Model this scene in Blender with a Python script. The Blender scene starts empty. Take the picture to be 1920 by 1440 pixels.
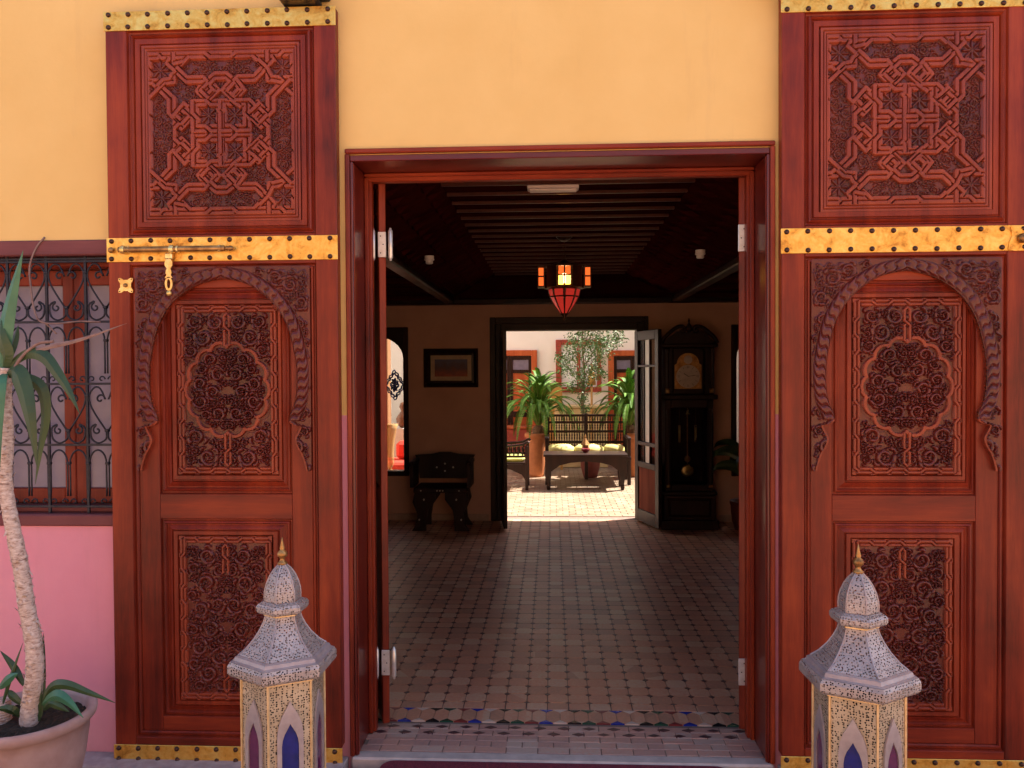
import bpy, math, random
import numpy as np
from mathutils import Matrix, Vector
random.seed(7)
RNG = np.random.RandomState(5)
S = bpy.context.scene
COL = S.collection
PI = math.pi
R_ = math.radians

# ---------------------------------------------------------------- camera
YAW, PITCH, ROLL, FPX = .0498, .0178, .0058, 1500.0
CAMP = Vector((0.0, -3.43, 1.68))
cy_, sy_, cp_, sp_ = math.cos(YAW), math.sin(YAW), math.cos(PITCH), math.sin(PITCH)
FW = Vector((-sy_*cp_, cy_*cp_, -sp_)); r0 = Vector((cy_, sy_, 0)); u0 = r0.cross(FW)
RT = r0*math.cos(ROLL) - u0*math.sin(ROLL); UP = u0*math.cos(ROLL) + r0*math.sin(ROLL)
cd = bpy.data.cameras.new('camera'); cam = bpy.data.objects.new('camera', cd); COL.objects.link(cam)
M = Matrix.Identity(4)
for i in range(3):
    M[i][0] = RT[i]; M[i][1] = UP[i]; M[i][2] = -FW[i]; M[i][3] = CAMP[i]
cam.matrix_world = M
cd.sensor_width = 36; cd.lens = 36*FPX/1920; cd.clip_start = .05; cd.clip_end = 500
S.camera = cam

# ---------------------------------------------------------------- sky, sun, exposure
SUN_EL, SUN_AZ = R_(55), R_(60)            # azimuth from +y towards +x
w = bpy.data.worlds.new('World'); S.world = w; w.use_nodes = True
nt = w.node_tree; bg = nt.nodes['Background']
sky = nt.nodes.new('ShaderNodeTexSky'); sky.sky_type = 'NISHITA'; sky.sun_disc = False
sky.sun_elevation = SUN_EL; sky.sun_rotation = SUN_AZ
sky.air_density = 1.0; sky.dust_density = 1.6; sky.ozone_density = 1.0
nt.links.new(sky.outputs[0], bg.inputs[0]); bg.inputs[1].default_value = 0.075
sd = bpy.data.lights.new('sun', 'SUN'); sun = bpy.data.objects.new('sun', sd); COL.objects.link(sun)
sd.energy = 5.0; sd.angle = R_(.53); sd.color = (1, .93, .82)
tosun = Vector((math.cos(SUN_EL)*math.sin(SUN_AZ), math.cos(SUN_EL)*math.cos(SUN_AZ), math.sin(SUN_EL)))
sun.rotation_euler = tosun.to_track_quat('Z', 'Y').to_euler(); sun.location = (6, 6, 12)
S.view_settings.view_transform = 'Standard'; S.view_settings.look = 'None'
S.view_settings.gamma = 1; S.view_settings.use_curve_mapping = False
S.view_settings.exposure = 2.02
S.render.engine = 'CYCLES'
S.cycles.max_bounces = 8; S.cycles.diffuse_bounces = 5; S.cycles.glossy_bounces = 4
S.cycles.transmission_bounces = 6; S.cycles.transparent_max_bounces = 10
S.cycles.use_denoising = True
S.cycles.sample_clamp_indirect = 6

def at(px, py, Y):
    """a point of the plane y=Y, read off the photograph once; returns x, z in metres"""
    d = FW + RT*((px-960)/FPX) - UP*((py-720)/FPX)
    p = CAMP + d*((Y-CAMP.y)/d.y)
    return p.x, p.z
def atp(px, py, Y):
    x, z = at(px, py, Y); return Vector((x, Y, z))

# ---------------------------------------------------------------- materials
def new_mat(name):
    m = bpy.data.materials.new(name); m.use_nodes = True
    return m, m.node_tree, m.node_tree.nodes['Principled BSDF']
def N(nt, t, **kw):
    n = nt.nodes.new(t)
    for k, v in kw.items(): setattr(n, k, v)
    return n
def ramp(nt, src, stops):
    r = N(nt, 'ShaderNodeValToRGB'); e = r.color_ramp.elements
    while len(e) < len(stops): e.new(.5)
    for el, (p, c) in zip(e, stops): el.position = p; el.color = (*c, 1)
    nt.links.new(src, r.inputs[0]); return r
def coords(nt, scale=(1, 1, 1), world=False):
    if world:
        g = N(nt, 'ShaderNodeNewGeometry'); out = g.outputs['Position']
    else:
        g = N(nt, 'ShaderNodeTexCoord'); out = g.outputs['Object']
    mp = N(nt, 'ShaderNodeMapping'); mp.inputs['Scale'].default_value = scale
    nt.links.new(out, mp.inputs[0]); return mp.outputs[0]
def noise(nt, co, scale, detail=4, rough=.55, dist=0):
    n = N(nt, 'ShaderNodeTexNoise'); n.inputs['Scale'].default_value = scale
    n.inputs['Detail'].default_value = detail; n.inputs['Roughness'].default_value = rough
    n.inputs['Distortion'].default_value = dist
    nt.links.new(co, n.inputs['Vector']); return n.outputs['Fac']
def bump(nt, bs, h, strength, dist=.002):
    b = N(nt, 'ShaderNodeBump'); b.inputs['Strength'].default_value = strength; b.inputs['Distance'].default_value = dist
    nt.links.new(h, b.inputs['Height']); nt.links.new(b.outputs[0], bs.inputs['Normal'])
def simple(name, c0, c1=None, rough=.6, metal=0, scale=20, bstr=.15, coat=0, stretch=(1, 1, 1), detail=4, emis=None, spec=None, world=False):
    m, nt, b = new_mat(name)
    if c1 is None: c1 = tuple(min(1, v*1.25) for v in c0)
    co = coords(nt, stretch, world); f = noise(nt, co, scale, detail)
    r = ramp(nt, f, [(.3, c0), (.7, c1)]); nt.links.new(r.outputs[0], b.inputs['Base Color'])
    b.inputs['Roughness'].default_value = rough; b.inputs['Metallic'].default_value = metal
    b.inputs['Coat Weight'].default_value = coat; b.inputs['Coat Roughness'].default_value = .15
    if spec is not None: b.inputs['Specular IOR Level'].default_value = spec
    if bstr: bump(nt, b, f, bstr)
    if emis: b.inputs['Emission Color'].default_value = (*emis[0], 1); b.inputs['Emission Strength'].default_value = emis[1]
    return m
def wood(name, dark, mid, light, axis='z', rough=.42, coat=.06, fine=60, spec=.3):
    m, nt, b = new_mat(name); b.inputs['Specular IOR Level'].default_value = spec
    st = {'z': (1, 1, .07), 'x': (.07, 1, 1), 'y': (1, .07, 1)}[axis]
    co = coords(nt, st, True)
    broad = noise(nt, co, 9, 5, .6, .6); grain = noise(nt, co, fine*2.2, 6, .7, .3)
    patch = noise(nt, coords(nt, (1, 1, 1), True), 3.5, 3)
    mx = N(nt, 'ShaderNodeMath', operation='MULTIPLY_ADD'); nt.links.new(grain, mx.inputs[0]); mx.inputs[1].default_value = .38; nt.links.new(broad, mx.inputs[2])
    m2 = N(nt, 'ShaderNodeMath', operation='MULTIPLY_ADD'); nt.links.new(patch, m2.inputs[0]); m2.inputs[1].default_value = .5; nt.links.new(mx.outputs[0], m2.inputs[2])
    r = ramp(nt, m2.outputs[0], [(.62, dark), (.92, mid), (1.0, light)])
    mr = N(nt, 'ShaderNodeMapRange'); mr.inputs['From Min'].default_value = .45; mr.inputs['From Max'].default_value = 1.4
    nt.links.new(m2.outputs[0], mr.inputs[0]); nt.links.new(mr.outputs[0], r.inputs[0])
    r.color_ramp.elements[0].position = .2; r.color_ramp.elements[1].position = .5; r.color_ramp.elements[2].position = .85
    nt.links.new(r.outputs[0], b.inputs['Base Color'])
    rr = N(nt, 'ShaderNodeMapRange'); nt.links.new(patch, rr.inputs[0]); rr.inputs['To Min'].default_value = rough-.06; rr.inputs['To Max'].default_value = rough+.14
    nt.links.new(rr.outputs[0], b.inputs['Roughness'])
    b.inputs['Coat Weight'].default_value = coat; b.inputs['Coat Roughness'].default_value = .22
    bump(nt, b, grain, .12, .001)
    return m

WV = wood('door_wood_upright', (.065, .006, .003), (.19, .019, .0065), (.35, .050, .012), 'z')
WH = wood('door_wood_level', (.065, .006, .003), (.19, .019, .0065), (.35, .050, .012), 'x')
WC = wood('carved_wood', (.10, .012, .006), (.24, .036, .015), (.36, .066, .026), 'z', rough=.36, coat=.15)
WCD = wood('darker_carving_wood', (.050, .006, .004), (.11, .013, .008), (.19, .028, .015), 'z', rough=.34, coat=.22, spec=.4)
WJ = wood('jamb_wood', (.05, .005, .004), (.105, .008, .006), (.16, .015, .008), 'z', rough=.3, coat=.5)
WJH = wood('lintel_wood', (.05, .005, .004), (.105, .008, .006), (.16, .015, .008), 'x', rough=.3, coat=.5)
WW = wood('window_wood', (.12, .016, .01), (.25, .035, .018), (.34, .055, .024), 'z')
WP = wood('window_lintel_wood', (.10, .03, .035), (.16, .045, .05), (.22, .07, .07), 'x', rough=.55, coat=0)
WD = wood('dark_furniture_wood', (.010, .004, .003), (.022, .008, .005), (.036, .012, .007), 'z', rough=.42, coat=.08, spec=.2)
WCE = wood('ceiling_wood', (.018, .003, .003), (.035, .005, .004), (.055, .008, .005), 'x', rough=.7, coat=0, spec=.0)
WPN = wood('leaf_panel_wood', (.10, .02, .012), (.20, .05, .03), (.28, .08, .045), 'z', rough=.7, coat=0, spec=.05)
WO = wood('courtyard_door_wood', (.25, .05, .015), (.45, .09, .025), (.6, .16, .05), 'z', rough=.4, coat=.2)

def brass_mat(name, c0, c1, c2, rough=.33, bs=.5):
    m, nt, b = new_mat(name); co = coords(nt, (1, 1, 1), True)
    f = noise(nt, co, 14, 6, .65, .8); f2 = noise(nt, co, 90, 4); f3 = noise(nt, co, 45, 2)
    a = N(nt, 'ShaderNodeMath', operation='MULTIPLY_ADD'); nt.links.new(f2, a.inputs[0]); a.inputs[1].default_value = .25; nt.links.new(f, a.inputs[2])
    r = ramp(nt, a.outputs[0], [(.42, c0), (.58, c1), (.78, c2)]); nt.links.new(r.outputs[0], b.inputs['Base Color'])
    b.inputs['Metallic'].default_value = .75
    mr = N(nt, 'ShaderNodeMapRange'); nt.links.new(f, mr.inputs[0]); mr.inputs['To Min'].default_value = rough+.2; mr.inputs['To Max'].default_value = rough-.05
    nt.links.new(mr.outputs[0], b.inputs['Roughness']); bump(nt, b, f3, bs, .004)
    return m
BRASS = brass_mat('hammered_brass', (.50, .22, .035), (.85, .46, .085), (.97, .66, .18), bs=.35)
BRASSL = brass_mat('polished_brass', (.6, .36, .10), (.85, .58, .2), (.95, .8, .4), .22, .15)
BRASSD = brass_mat('aged_brass', (.16, .07, .025), (.32, .16, .055), (.52, .30, .11), .35, .3)
STUD = simple('dark_stud_iron', (.035, .018, .014), (.09, .04, .03), .35, .7, 60, .1)
IRON = simple('black_wrought_iron', (.012, .014, .025), (.03, .032, .05), .42, .5, 60, .2)
BLACK = simple('black_painted_metal', (.012, .01, .01), (.025, .02, .02), .5, .2, 30, .1)
SILVER = simple('hinge_nickel', (.70, .66, .62), (.88, .86, .84), .30, .55, 40, .1)
DARKDOT = simple('screw_head', (.05, .05, .06), None, .5, .6)

def wall_mat():
    m, nt, b = new_mat('facade_plaster'); co = coords(nt, (1, 1, 1), True)
    f = noise(nt, co, 2.2, 5, .6); g = noise(nt, co, 160, 4, .6); h = noise(nt, co, 28, 5, .6)
    up = ramp(nt, f, [(.3, (.76, .50, .17)), (.7, (.82, .56, .21))])
    lo = ramp(nt, f, [(.3, (.74, .27, .36)), (.7, (.80, .33, .42))])
    sep = N(nt, 'ShaderNodeSeparateXYZ'); g0 = N(nt, 'ShaderNodeNewGeometry'); nt.links.new(g0.outputs['Position'], sep.inputs[0])
    ad = N(nt, 'ShaderNodeMath', operation='MULTIPLY_ADD'); nt.links.new(h, ad.inputs[0]); ad.inputs[1].default_value = .006; nt.links.new(sep.outputs[2], ad.inputs[2])
    st = N(nt, 'ShaderNodeMath', operation='GREATER_THAN'); nt.links.new(ad.outputs[0], st.inputs[0]); st.inputs[1].default_value = 1.489
    mx = N(nt, 'ShaderNodeMix', data_type='RGBA'); nt.links.new(st.outputs[0], mx.inputs[0]); nt.links.new(lo.outputs[0], mx.inputs[6]); nt.links.new(up.outputs[0], mx.inputs[7])
    nt.links.new(mx.outputs[2], b.inputs['Base Color']); b.inputs['Roughness'].default_value = .75
    # rain splash and scuffs, a soft ragged stain of their own at the foot of the wall, and faint runs
    dn = noise(nt, coords(nt, (1, 1, .35), True), 11, 6, .7); mrd = N(nt, 'ShaderNodeMapRange'); nt.links.new(sep.outputs[2], mrd.inputs[0]); mrd.inputs['From Min'].default_value = .34; mrd.inputs['From Max'].default_value = -.02; mrd.inputs['To Min'].default_value = 0; mrd.inputs['To Max'].default_value = .62
    dm = N(nt, 'ShaderNodeMath', operation='MULTIPLY'); nt.links.new(dn, dm.inputs[0]); nt.links.new(mrd.outputs[0], dm.inputs[1])
    st2 = ramp(nt, noise(nt, coords(nt, (1, 1, .12), True), 5, 6, .75), [(.56, (0, 0, 0)), (.78, (.16, .16, .16))]); da = N(nt, 'ShaderNodeMath', operation='ADD'); nt.links.new(dm.outputs[0], da.inputs[0]); nt.links.new(st2.outputs[0], da.inputs[1])
    m3 = N(nt, 'ShaderNodeMix', data_type='RGBA'); nt.links.new(da.outputs[0], m3.inputs[0]); nt.links.new(mx.outputs[2], m3.inputs[6]); m3.inputs[7].default_value = (.36, .20, .14, 1)
    nt.links.new(m3.outputs[2], b.inputs['Base Color'])
    hh = N(nt, 'ShaderNodeMath', operation='MULTIPLY_ADD'); nt.links.new(g, hh.inputs[0]); hh.inputs[1].default_value = .35; nt.links.new(h, hh.inputs[2])
    bump(nt, b, hh.outputs[0], .28, .0025)
    return m
WALL = wall_mat()
INNER = simple('hall_plaster', (.50, .28, .19), (.58, .34, .23), .8, 0, 3, .05, world=True)
WHITEW = simple('white_courtyard_plaster', (.86, .83, .76), (.90, .87, .80), .85, 0, 3, .05, world=True)
YSTONE = simple('yellow_stone', (.65, .48, .22), (.75, .58, .3), .7, 0, 12, .1, world=True)
MARBLE = simple('pale_threshold_stone', (.38, .30, .28), (.54, .44, .41), .5, 0, 14, .15, world=True)

def tile_mat(name, stops, cell=.105, ox=-.0295, oy=.58, rough=.36):
    m, nt, b = new_mat(name)
    g = N(nt, 'ShaderNodeNewGeometry')
    sub = N(nt, 'ShaderNodeVectorMath', operation='SUBTRACT'); sub.inputs[1].default_value = (ox, oy, 0); nt.links.new(g.outputs['Position'], sub.inputs[0])
    sn = N(nt, 'ShaderNodeVectorMath', operation='SNAP'); sn.inputs[1].default_value = (cell, cell, 10); nt.links.new(sub.outputs[0], sn.inputs[0])
    wn = N(nt, 'ShaderNodeTexWhiteNoise'); nt.links.new(sn.outputs[0], wn.inputs[0])
    co = coords(nt, (1, 1, 1), True); f = noise(nt, co, 5, 4); f2 = noise(nt, co, 60, 5)
    a = N(nt, 'ShaderNodeMath', operation='MULTIPLY_ADD'); nt.links.new(wn.outputs[0], a.inputs[0]); a.inputs[1].default_value = .45
    a2 = N(nt, 'ShaderNodeMath', operation='MULTIPLY_ADD'); nt.links.new(f, a2.inputs[0]); a2.inputs[1].default_value = .6; nt.links.new(f2, a2.inputs[2]); 
    a3 = N(nt, 'ShaderNodeMath', operation='MULTIPLY'); nt.links.new(a2.outputs[0], a3.inputs[0]); a3.inputs[1].default_value = .55; nt.links.new(a3.outputs[0], a.inputs[2])
    r = ramp(nt, a.outputs[0], stops); nt.links.new(r.outputs[0], b.inputs['Base Color'])
    rg_ = N(nt, 'ShaderNodeMapRange'); nt.links.new(f, rg_.inputs[0]); rg_.inputs['To Min'].default_value = rough-.08; rg_.inputs['To Max'].default_value = rough+.16; nt.links.new(rg_.outputs[0], b.inputs['Roughness']); bump(nt, b, f2, .12, .0015)
    return m
TERRA = tile_mat('terracotta_tile', [(.3, (.34, .18, .12)), (.5, (.48, .235, .15)), (.68, (.58, .255, .155)), (.9, (.58, .37, .25))])
BRICK = tile_mat('threshold_brick', [(.3, (.30, .19, .18)), (.5, (.42, .23, .19)), (.7, (.50, .26, .20)), (.9, (.46, .32, .27))], .14, .07, .04)
GROUT = simple('floor_grout', (.17, .11, .09), (.26, .17, .13), .85, 0, 30, .2, world=True)
COURT = tile_mat('courtyard_tile', [(.3, (.20, .145, .10)), (.5, (.27, .19, .13)), (.7, (.31, .21, .14)), (.9, (.34, .26, .19))])
INSET = simple('dark_inset_tile', (.05, .02, .025), (.10, .035, .04), .35)
GL = {'blue': simple('blue_glazed_tile', (.01, .02, .22), (.02, .04, .35), .25), 'green': simple('green_glazed_tile', (.01, .05, .035), (.02, .08, .05), .25),
      'black': simple('black_glazed_tile', (.012, .01, .012), None, .25), 'red': simple('red_glazed_tile', (.16, .02, .025), (.22, .03, .03), .3),
      'white': simple('white_glazed_tile', (.55, .42, .36), (.65, .5, .42), .3)}

# ---------------------------------------------------------------- mesh builder
class MB:
    def __init__(s): s.v = []; s.f = []
    def add(s, vs, fs):
        b = len(s.v); s.v += [tuple(p) for p in vs]; s.f += [tuple(b+i for i in f) for f in fs]; return s
    def box(s, x0, x1, y0, y1, z0, z1, c=0):
        if x0 > x1: x0, x1 = x1, x0
        if y0 > y1: y0, y1 = y1, y0
        if z0 > z1: z0, z1 = z1, z0
        if c <= 0:
            return s.add([(x, y, z) for z in (z0, z1) for y in (y0, y1) for x in (x0, x1)],
                         [(0, 2, 3, 1), (4, 5, 7, 6), (0, 1, 5, 4), (2, 6, 7, 3), (0, 4, 6, 2), (1, 3, 7, 5)])
        c = min(c, (x1-x0)*.45, (y1-y0)*.45, (z1-z0)*.45)
        vs = []; idx = {}
        for i, X in ((0, (x0, x0+c)), (1, (x1, x1-c))):
            for j, Y in ((0, (y0, y0+c)), (1, (y1, y1-c))):
                for k, Z in ((0, (z0, z0+c)), (1, (z1, z1-c))):
                    idx[i, j, k, 'x'] = len(vs); vs.append((X[0], Y[1], Z[1]))
                    idx[i, j, k, 'y'] = len(vs); vs.append((X[1], Y[0], Z[1]))
                    idx[i, j, k, 'z'] = len(vs); vs.append((X[1], Y[1], Z[0]))
        fs = []
        for a in (0, 1):
            fs.append([idx[a, j, k, 'x'] for j, k in ((0, 0), (0, 1), (1, 1), (1, 0))])
            fs.append([idx[j, a, k, 'y'] for j, k in ((0, 0), (1, 0), (1, 1), (0, 1))])
            fs.append([idx[j, k, a, 'z'] for j, k in ((0, 0), (0, 1), (1, 1), (1, 0))])
        for a in (0, 1):
            for b in (0, 1):
                fs.append([idx[a, b, 0, 'x'], idx[a, b, 1, 'x'], idx[a, b, 1, 'y'], idx[a, b, 0, 'y']])
                fs.append([idx[a, 0, b, 'x'], idx[a, 1, b, 'x'], idx[a, 1, b, 'z'], idx[a, 0, b, 'z']])
                fs.append([idx[0, a, b, 'y'], idx[1, a, b, 'y'], idx[1, a, b, 'z'], idx[0, a, b, 'z']])
                for d in (0, 1): fs.append([idx[a, b, d, 'x'], idx[a, b, d, 'y'], idx[a, b, d, 'z']])
        return s.add(vs, fs)
    def tube(s, pts, r, n=8, caps=True):
        pts = [Vector(p) for p in pts]; m = len(pts); rs = r if isinstance(r, (list, tuple)) else [r]*m
        vs = []; up = None
        for i, p in enumerate(pts):
            t = (pts[min(i+1, m-1)]-pts[max(i-1, 0)]).normalized()
            if up is None: up = t.orthogonal().normalized()
            up = (up - t*up.dot(t));
            if up.length < 1e-6: up = t.orthogonal()
            up.normalize(); q = t.cross(up)
            for k in range(n):
                a = 2*PI*k/n; vs.append(p + (up*math.cos(a)+q*math.sin(a))*rs[i])
        fs = [(i*n+k, i*n+(k+1) % n, (i+1)*n+(k+1) % n, (i+1)*n+k) for i in range(m-1) for k in range(n)]
        if caps: fs += [tuple(range(n))[::-1], tuple((m-1)*n+k for k in range(n))]
        return s.add(vs, fs)
    def lathe(s, prof, c=(0, 0, 0), n=24, axis='z', rot=0):
        vs = []
        for r, h in prof:
            for k in range(n):
                a = 2*PI*k/n+rot; u, v = r*math.cos(a), r*math.sin(a)
                p = (u, v, h) if axis == 'z' else ((u, h, v) if axis == 'y' else (h, u, v))
                vs.append((p[0]+c[0], p[1]+c[1], p[2]+c[2]))
        m = len(prof)
        fs = [(i*n+k, i*n+(k+1) % n, (i+1)*n+(k+1) % n, (i+1)*n+k) for i in range(m-1) for k in range(n)]
        if prof[0][0] > 1e-5: fs.append(tuple(range(n))[::-1])
        if prof[-1][0] > 1e-5: fs.append(tuple((m-1)*n+k for k in range(n)))
        return s.add(vs, fs)
    def ball(s, c, r, n=10, sz=1, sy=1):
        pr = [(r*math.sin(PI*i/n), -r*sz*math.cos(PI*i/n)) for i in range(n+1)]; pr[0] = (1e-6, pr[0][1]); pr[-1] = (1e-6, pr[-1][1])
        return s.lathe(pr, c, n*2)
    def prism(s, poly, y0, y1):
        """poly of (x,z), extruded along y"""
        n = len(poly)
        vs = [(x, y0, z) for x, z in poly]+[(x, y1, z) for x, z in poly]
        return s.add(vs, [tuple(range(n)), tuple(range(2*n-1, n-1, -1))]+[(i, i+n, (i+1) % n+n, (i+1) % n) for i in range(n)])
    def slab(s, poly, z0, z1):
        n = len(poly)
        vs = [(x, y, z0) for x, y in poly]+[(x, y, z1) for x, y in poly]
        return s.add(vs, [tuple(range(n))[::-1], tuple(range(n, 2*n))]+[(i, (i+1) % n, (i+1) % n+n, i+n) for i in range(n)])
    def bridge(s, loops, closed=True, cap=False):
        """loops: equal-length rings of points"""
        n = len(loops[0]); vs = [p for l in loops for p in l]
        fs = [(i*n+k, i*n+(k+1) % n, (i+1)*n+(k+1) % n, (i+1)*n+k) for i in range(len(loops)-1) for k in range(n if closed else n-1)]
        if cap: fs.append(tuple((len(loops)-1)*n+k for k in range(n)))
        return s.add(vs, fs)
    def mould(s, x0, x1, z0, z1, prof, cap=False):
        """mitred moulding round a rectangle: prof = [(inset, y)]"""
        return s.bridge([[(x0+t, y, z0+t), (x1-t, y, z0+t), (x1-t, y, z1-t), (x0+t, y, z1-t)] for t, y in prof], True, cap)
    def xf(s, M):
        s.v = [tuple(M @ Vector(p)) for p in s.v]; return s
    def mesh(s, name, mat, smooth=False):
        me = bpy.data.meshes.new(name); me.from_pydata(s.v, [], s.f); me.materials.append(mat)
        import bmesh
        bm = bmesh.new(); bm.from_mesh(me); bmesh.ops.recalc_face_normals(bm, faces=bm.faces); bm.to_mesh(me); bm.free()
        if smooth:
            me.polygons.foreach_set('use_smooth', [True]*len(me.polygons))
        me.update(); return me
    def build(s, name, mat, parent=None, loc=None, smooth=False, label=None):
        return obj(name, s.mesh(name, mat, smooth), parent, loc, label)
def obj(name, me, parent=None, loc=None, label=None, rot=None):
    o = bpy.data.objects.new(name, me); COL.objects.link(o)
    if parent is not None: o.parent = parent
    if loc is not None: o.location = loc
    if rot is not None: o.rotation_euler = rot
    if label: o['label'] = label
    return o
def thing(name, label, cat, loc=(0, 0, 0), rz=0, group=None):
    o = bpy.data.objects.new(name, None); COL.objects.link(o); o.location = loc; o.rotation_euler = (0, 0, rz)
    o.empty_display_size = .1
    return tag(o, label, cat, group)
def tag(o, label, cat, group=None):
    o['label'] = label; o['category'] = cat
    if group: o['group'] = group
    return o
def struct(o): o['kind'] = 'structure'; return o
def stuff(o): o['kind'] = 'stuff'; return o
def smoothcurve(pts, k=6):
    """Catmull-Rom through the points"""
    P = [Vector(p) for p in pts]; P = [P[0]*2-P[1]]+P+[P[-1]*2-P[-2]]; out = []
    for i in range(1, len(P)-2):
        for j in range(k):
            t = j/k; a, b, c, d = P[i-1:i+3]
            out.append(.5*((2*b)+(c-a)*t+(2*a-5*b+4*c-d)*t*t+(-a+3*b-3*c+d)*t**3))
    out.append(P[-2]); return out

# ================================================================ THE GROUND
struct(MB().box(-40, 40, -60, -.14, -.12, -.022).build('street', simple('street_paving', (.30, .19, .13), (.38, .25, .18), .8, 0, 9, .3, world=True)))
g = MB().box(-6, -.895, -.139, -.001, -.1, -.004, .004); g.box(.95, 6, -.139, -.001, -.1, -.004, .004)
struct(g.build('pavement_edge', simple('grey_cement', (.30, .22, .22), (.42, .33, .32), .8, 0, 25, .3)))

# ================================================================ THE BUILDING
riad = thing('riad_building', 'orange and pink plastered riad front around the wide wooden doorway', 'building')
T = .30
fw_ = MB()
OX0, OX1, OZ = -.880, .934, 2.607            # doorway
WX0, WX1, WZ0, WZ1 = -3.25, -1.83, 1.0, 2.262  # window
fw_.box(-6, WX0, 0, T, -.1, 8); fw_.box(WX0, WX1, 0, T, -.1, WZ0); fw_.box(WX0, WX1, 0, T, WZ1, 8)
fw_.box(WX1, OX0, 0, T, -.1, 8); fw_.box(OX0, OX1, 0, T, OZ, 8); fw_.box(OX1, 7, 0, T, -.1, 8)
fw_.build('front_wall', WALL, riad)
MB().box(-6, 7, .31, 5.4, 3.1, 8).build('sun_block_storey', INNER, riad)  # unseen block above the hall, put in to keep the sun out
MB().box(-3.8, 4.6, 5.66, 6.50, 3.05, 3.2, .01).build('sun_block_gallery', WD, riad)  # unseen overhang added, its depth set to stop sun at the back door

opp = thing('bounce_building', 'unseen ochre building behind the viewer, added to bounce warm light on the facade', 'building')  # added out of view so its sunlit ochre throws warm light on the facade
MB().box(-14, 14, -14, -10, -.1, 4.6).build('wall', simple('ochre_plaster', (.55, .32, .16), (.65, .4, .2), .85, 0, 2, .1, world=True), opp); MB().box(-14.2, 14.2, -14.2, -9.8, 4.601, 4.8, .02).build('parapet', MARBLE, opp)
# hall: side walls, back wall with doorway and two windows
HX0, HX1, BY = -2.9, 3.2, 5.44
struct(MB().box(HX0-.2, HX0, .3, BY, -.1, 3.1).build('hall_side_wall', INNER))
struct(MB().box(HX1, HX1+.2, .3, BY, -.1, 3.1).build('hall_side_wall', INNER))
DX0, DX1, DZ = -.62, 1.01, 2.19
LX0, LX1 = -2.35, -1.60      # left hall window
RX0, RX1 = 1.96, 2.75        # right hall window
bw = MB()
for x0, x1, z0, z1 in ((-3.1, LX0, -.1, 3.1), (LX0, LX1, -.1, .5), (LX0, LX1, 2.16, 3.1), (LX1, DX0, -.1, 3.1), (DX0, DX1, DZ, 3.1),
                       (DX1, RX0, -.1, 3.1), (RX0, RX1, -.1, .5), (RX0, RX1, 2.16, 3.1), (RX1, 3.4, -.1, 3.1)):
    bw.box(x0, x1, BY, BY+.2, z0, z1)
struct(bw.build('hall_back_wall', INNER))
sk = MB()
for x0, x1 in ((-2.89, DX0-.09), (DX1+.05, 3.19)): sk.box(x0, x1, BY-.018, BY-.001, 0, .075, .004)
sk.build('skirting', simple('tan_skirting', (.35, .22, .15), (.42, .28, .2), .6), bpy.data.objects['hall_back_wall'])

# ceiling: planks in the middle, carved sloping bands, flat sides
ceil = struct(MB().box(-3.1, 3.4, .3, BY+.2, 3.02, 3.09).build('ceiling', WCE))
CX0, CX1 = -.62, .80
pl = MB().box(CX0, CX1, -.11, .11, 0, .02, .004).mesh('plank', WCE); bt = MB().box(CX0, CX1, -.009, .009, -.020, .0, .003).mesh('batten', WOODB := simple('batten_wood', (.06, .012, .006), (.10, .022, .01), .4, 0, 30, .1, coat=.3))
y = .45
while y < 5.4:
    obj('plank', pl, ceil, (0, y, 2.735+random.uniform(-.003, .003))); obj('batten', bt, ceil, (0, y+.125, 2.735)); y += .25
for sgn, xa, xb in ((-1, CX0, -1.12), (1, CX1, 1.35)):
    b = MB(); b.add([(xa, .31, 2.73), (xb, .31, 2.47), (xb, 5.43, 2.47), (xa, 5.43, 2.73)], [(0, 1, 2, 3)]); b.build('cornice_board', WCE, ceil)
    bs = MB()
    for r in range(3):
        for k in range(26):
            t = (r+.5)/3; cx = xa+(xb-xa)*t; cz = 2.73-.26*t; yy = .45+k*.19+(r % 2)*.095
            bs.add([(cx-.07, yy, cz+.01), (cx, yy-.085, cz-.01), (cx+.07, yy, cz-.03 if sgn > 0 else cz+.03), (cx, yy+.085, cz-.01), (cx, yy, cz-.025)], [(0, 1, 4), (1, 2, 4), (2, 3, 4), (3, 0, 4)])
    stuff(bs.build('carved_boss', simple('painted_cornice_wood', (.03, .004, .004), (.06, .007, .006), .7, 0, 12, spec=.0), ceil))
    e = HX0+.01 if sgn < 0 else HX1-.01
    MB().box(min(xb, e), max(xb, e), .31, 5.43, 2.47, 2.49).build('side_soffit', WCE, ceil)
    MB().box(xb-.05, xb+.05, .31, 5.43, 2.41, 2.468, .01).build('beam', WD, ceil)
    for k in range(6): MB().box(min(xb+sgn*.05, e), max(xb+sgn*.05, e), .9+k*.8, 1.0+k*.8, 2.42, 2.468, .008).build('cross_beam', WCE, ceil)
MB().box(-2.85, 3.15, 5.30, 5.43, 2.40, 2.46, .01).build('beam', WD, ceil); MB().box(-2.88, 3.18, 5.395, 5.435, 2.461, 2.99).build('end_board', WCE, ceil)

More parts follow.
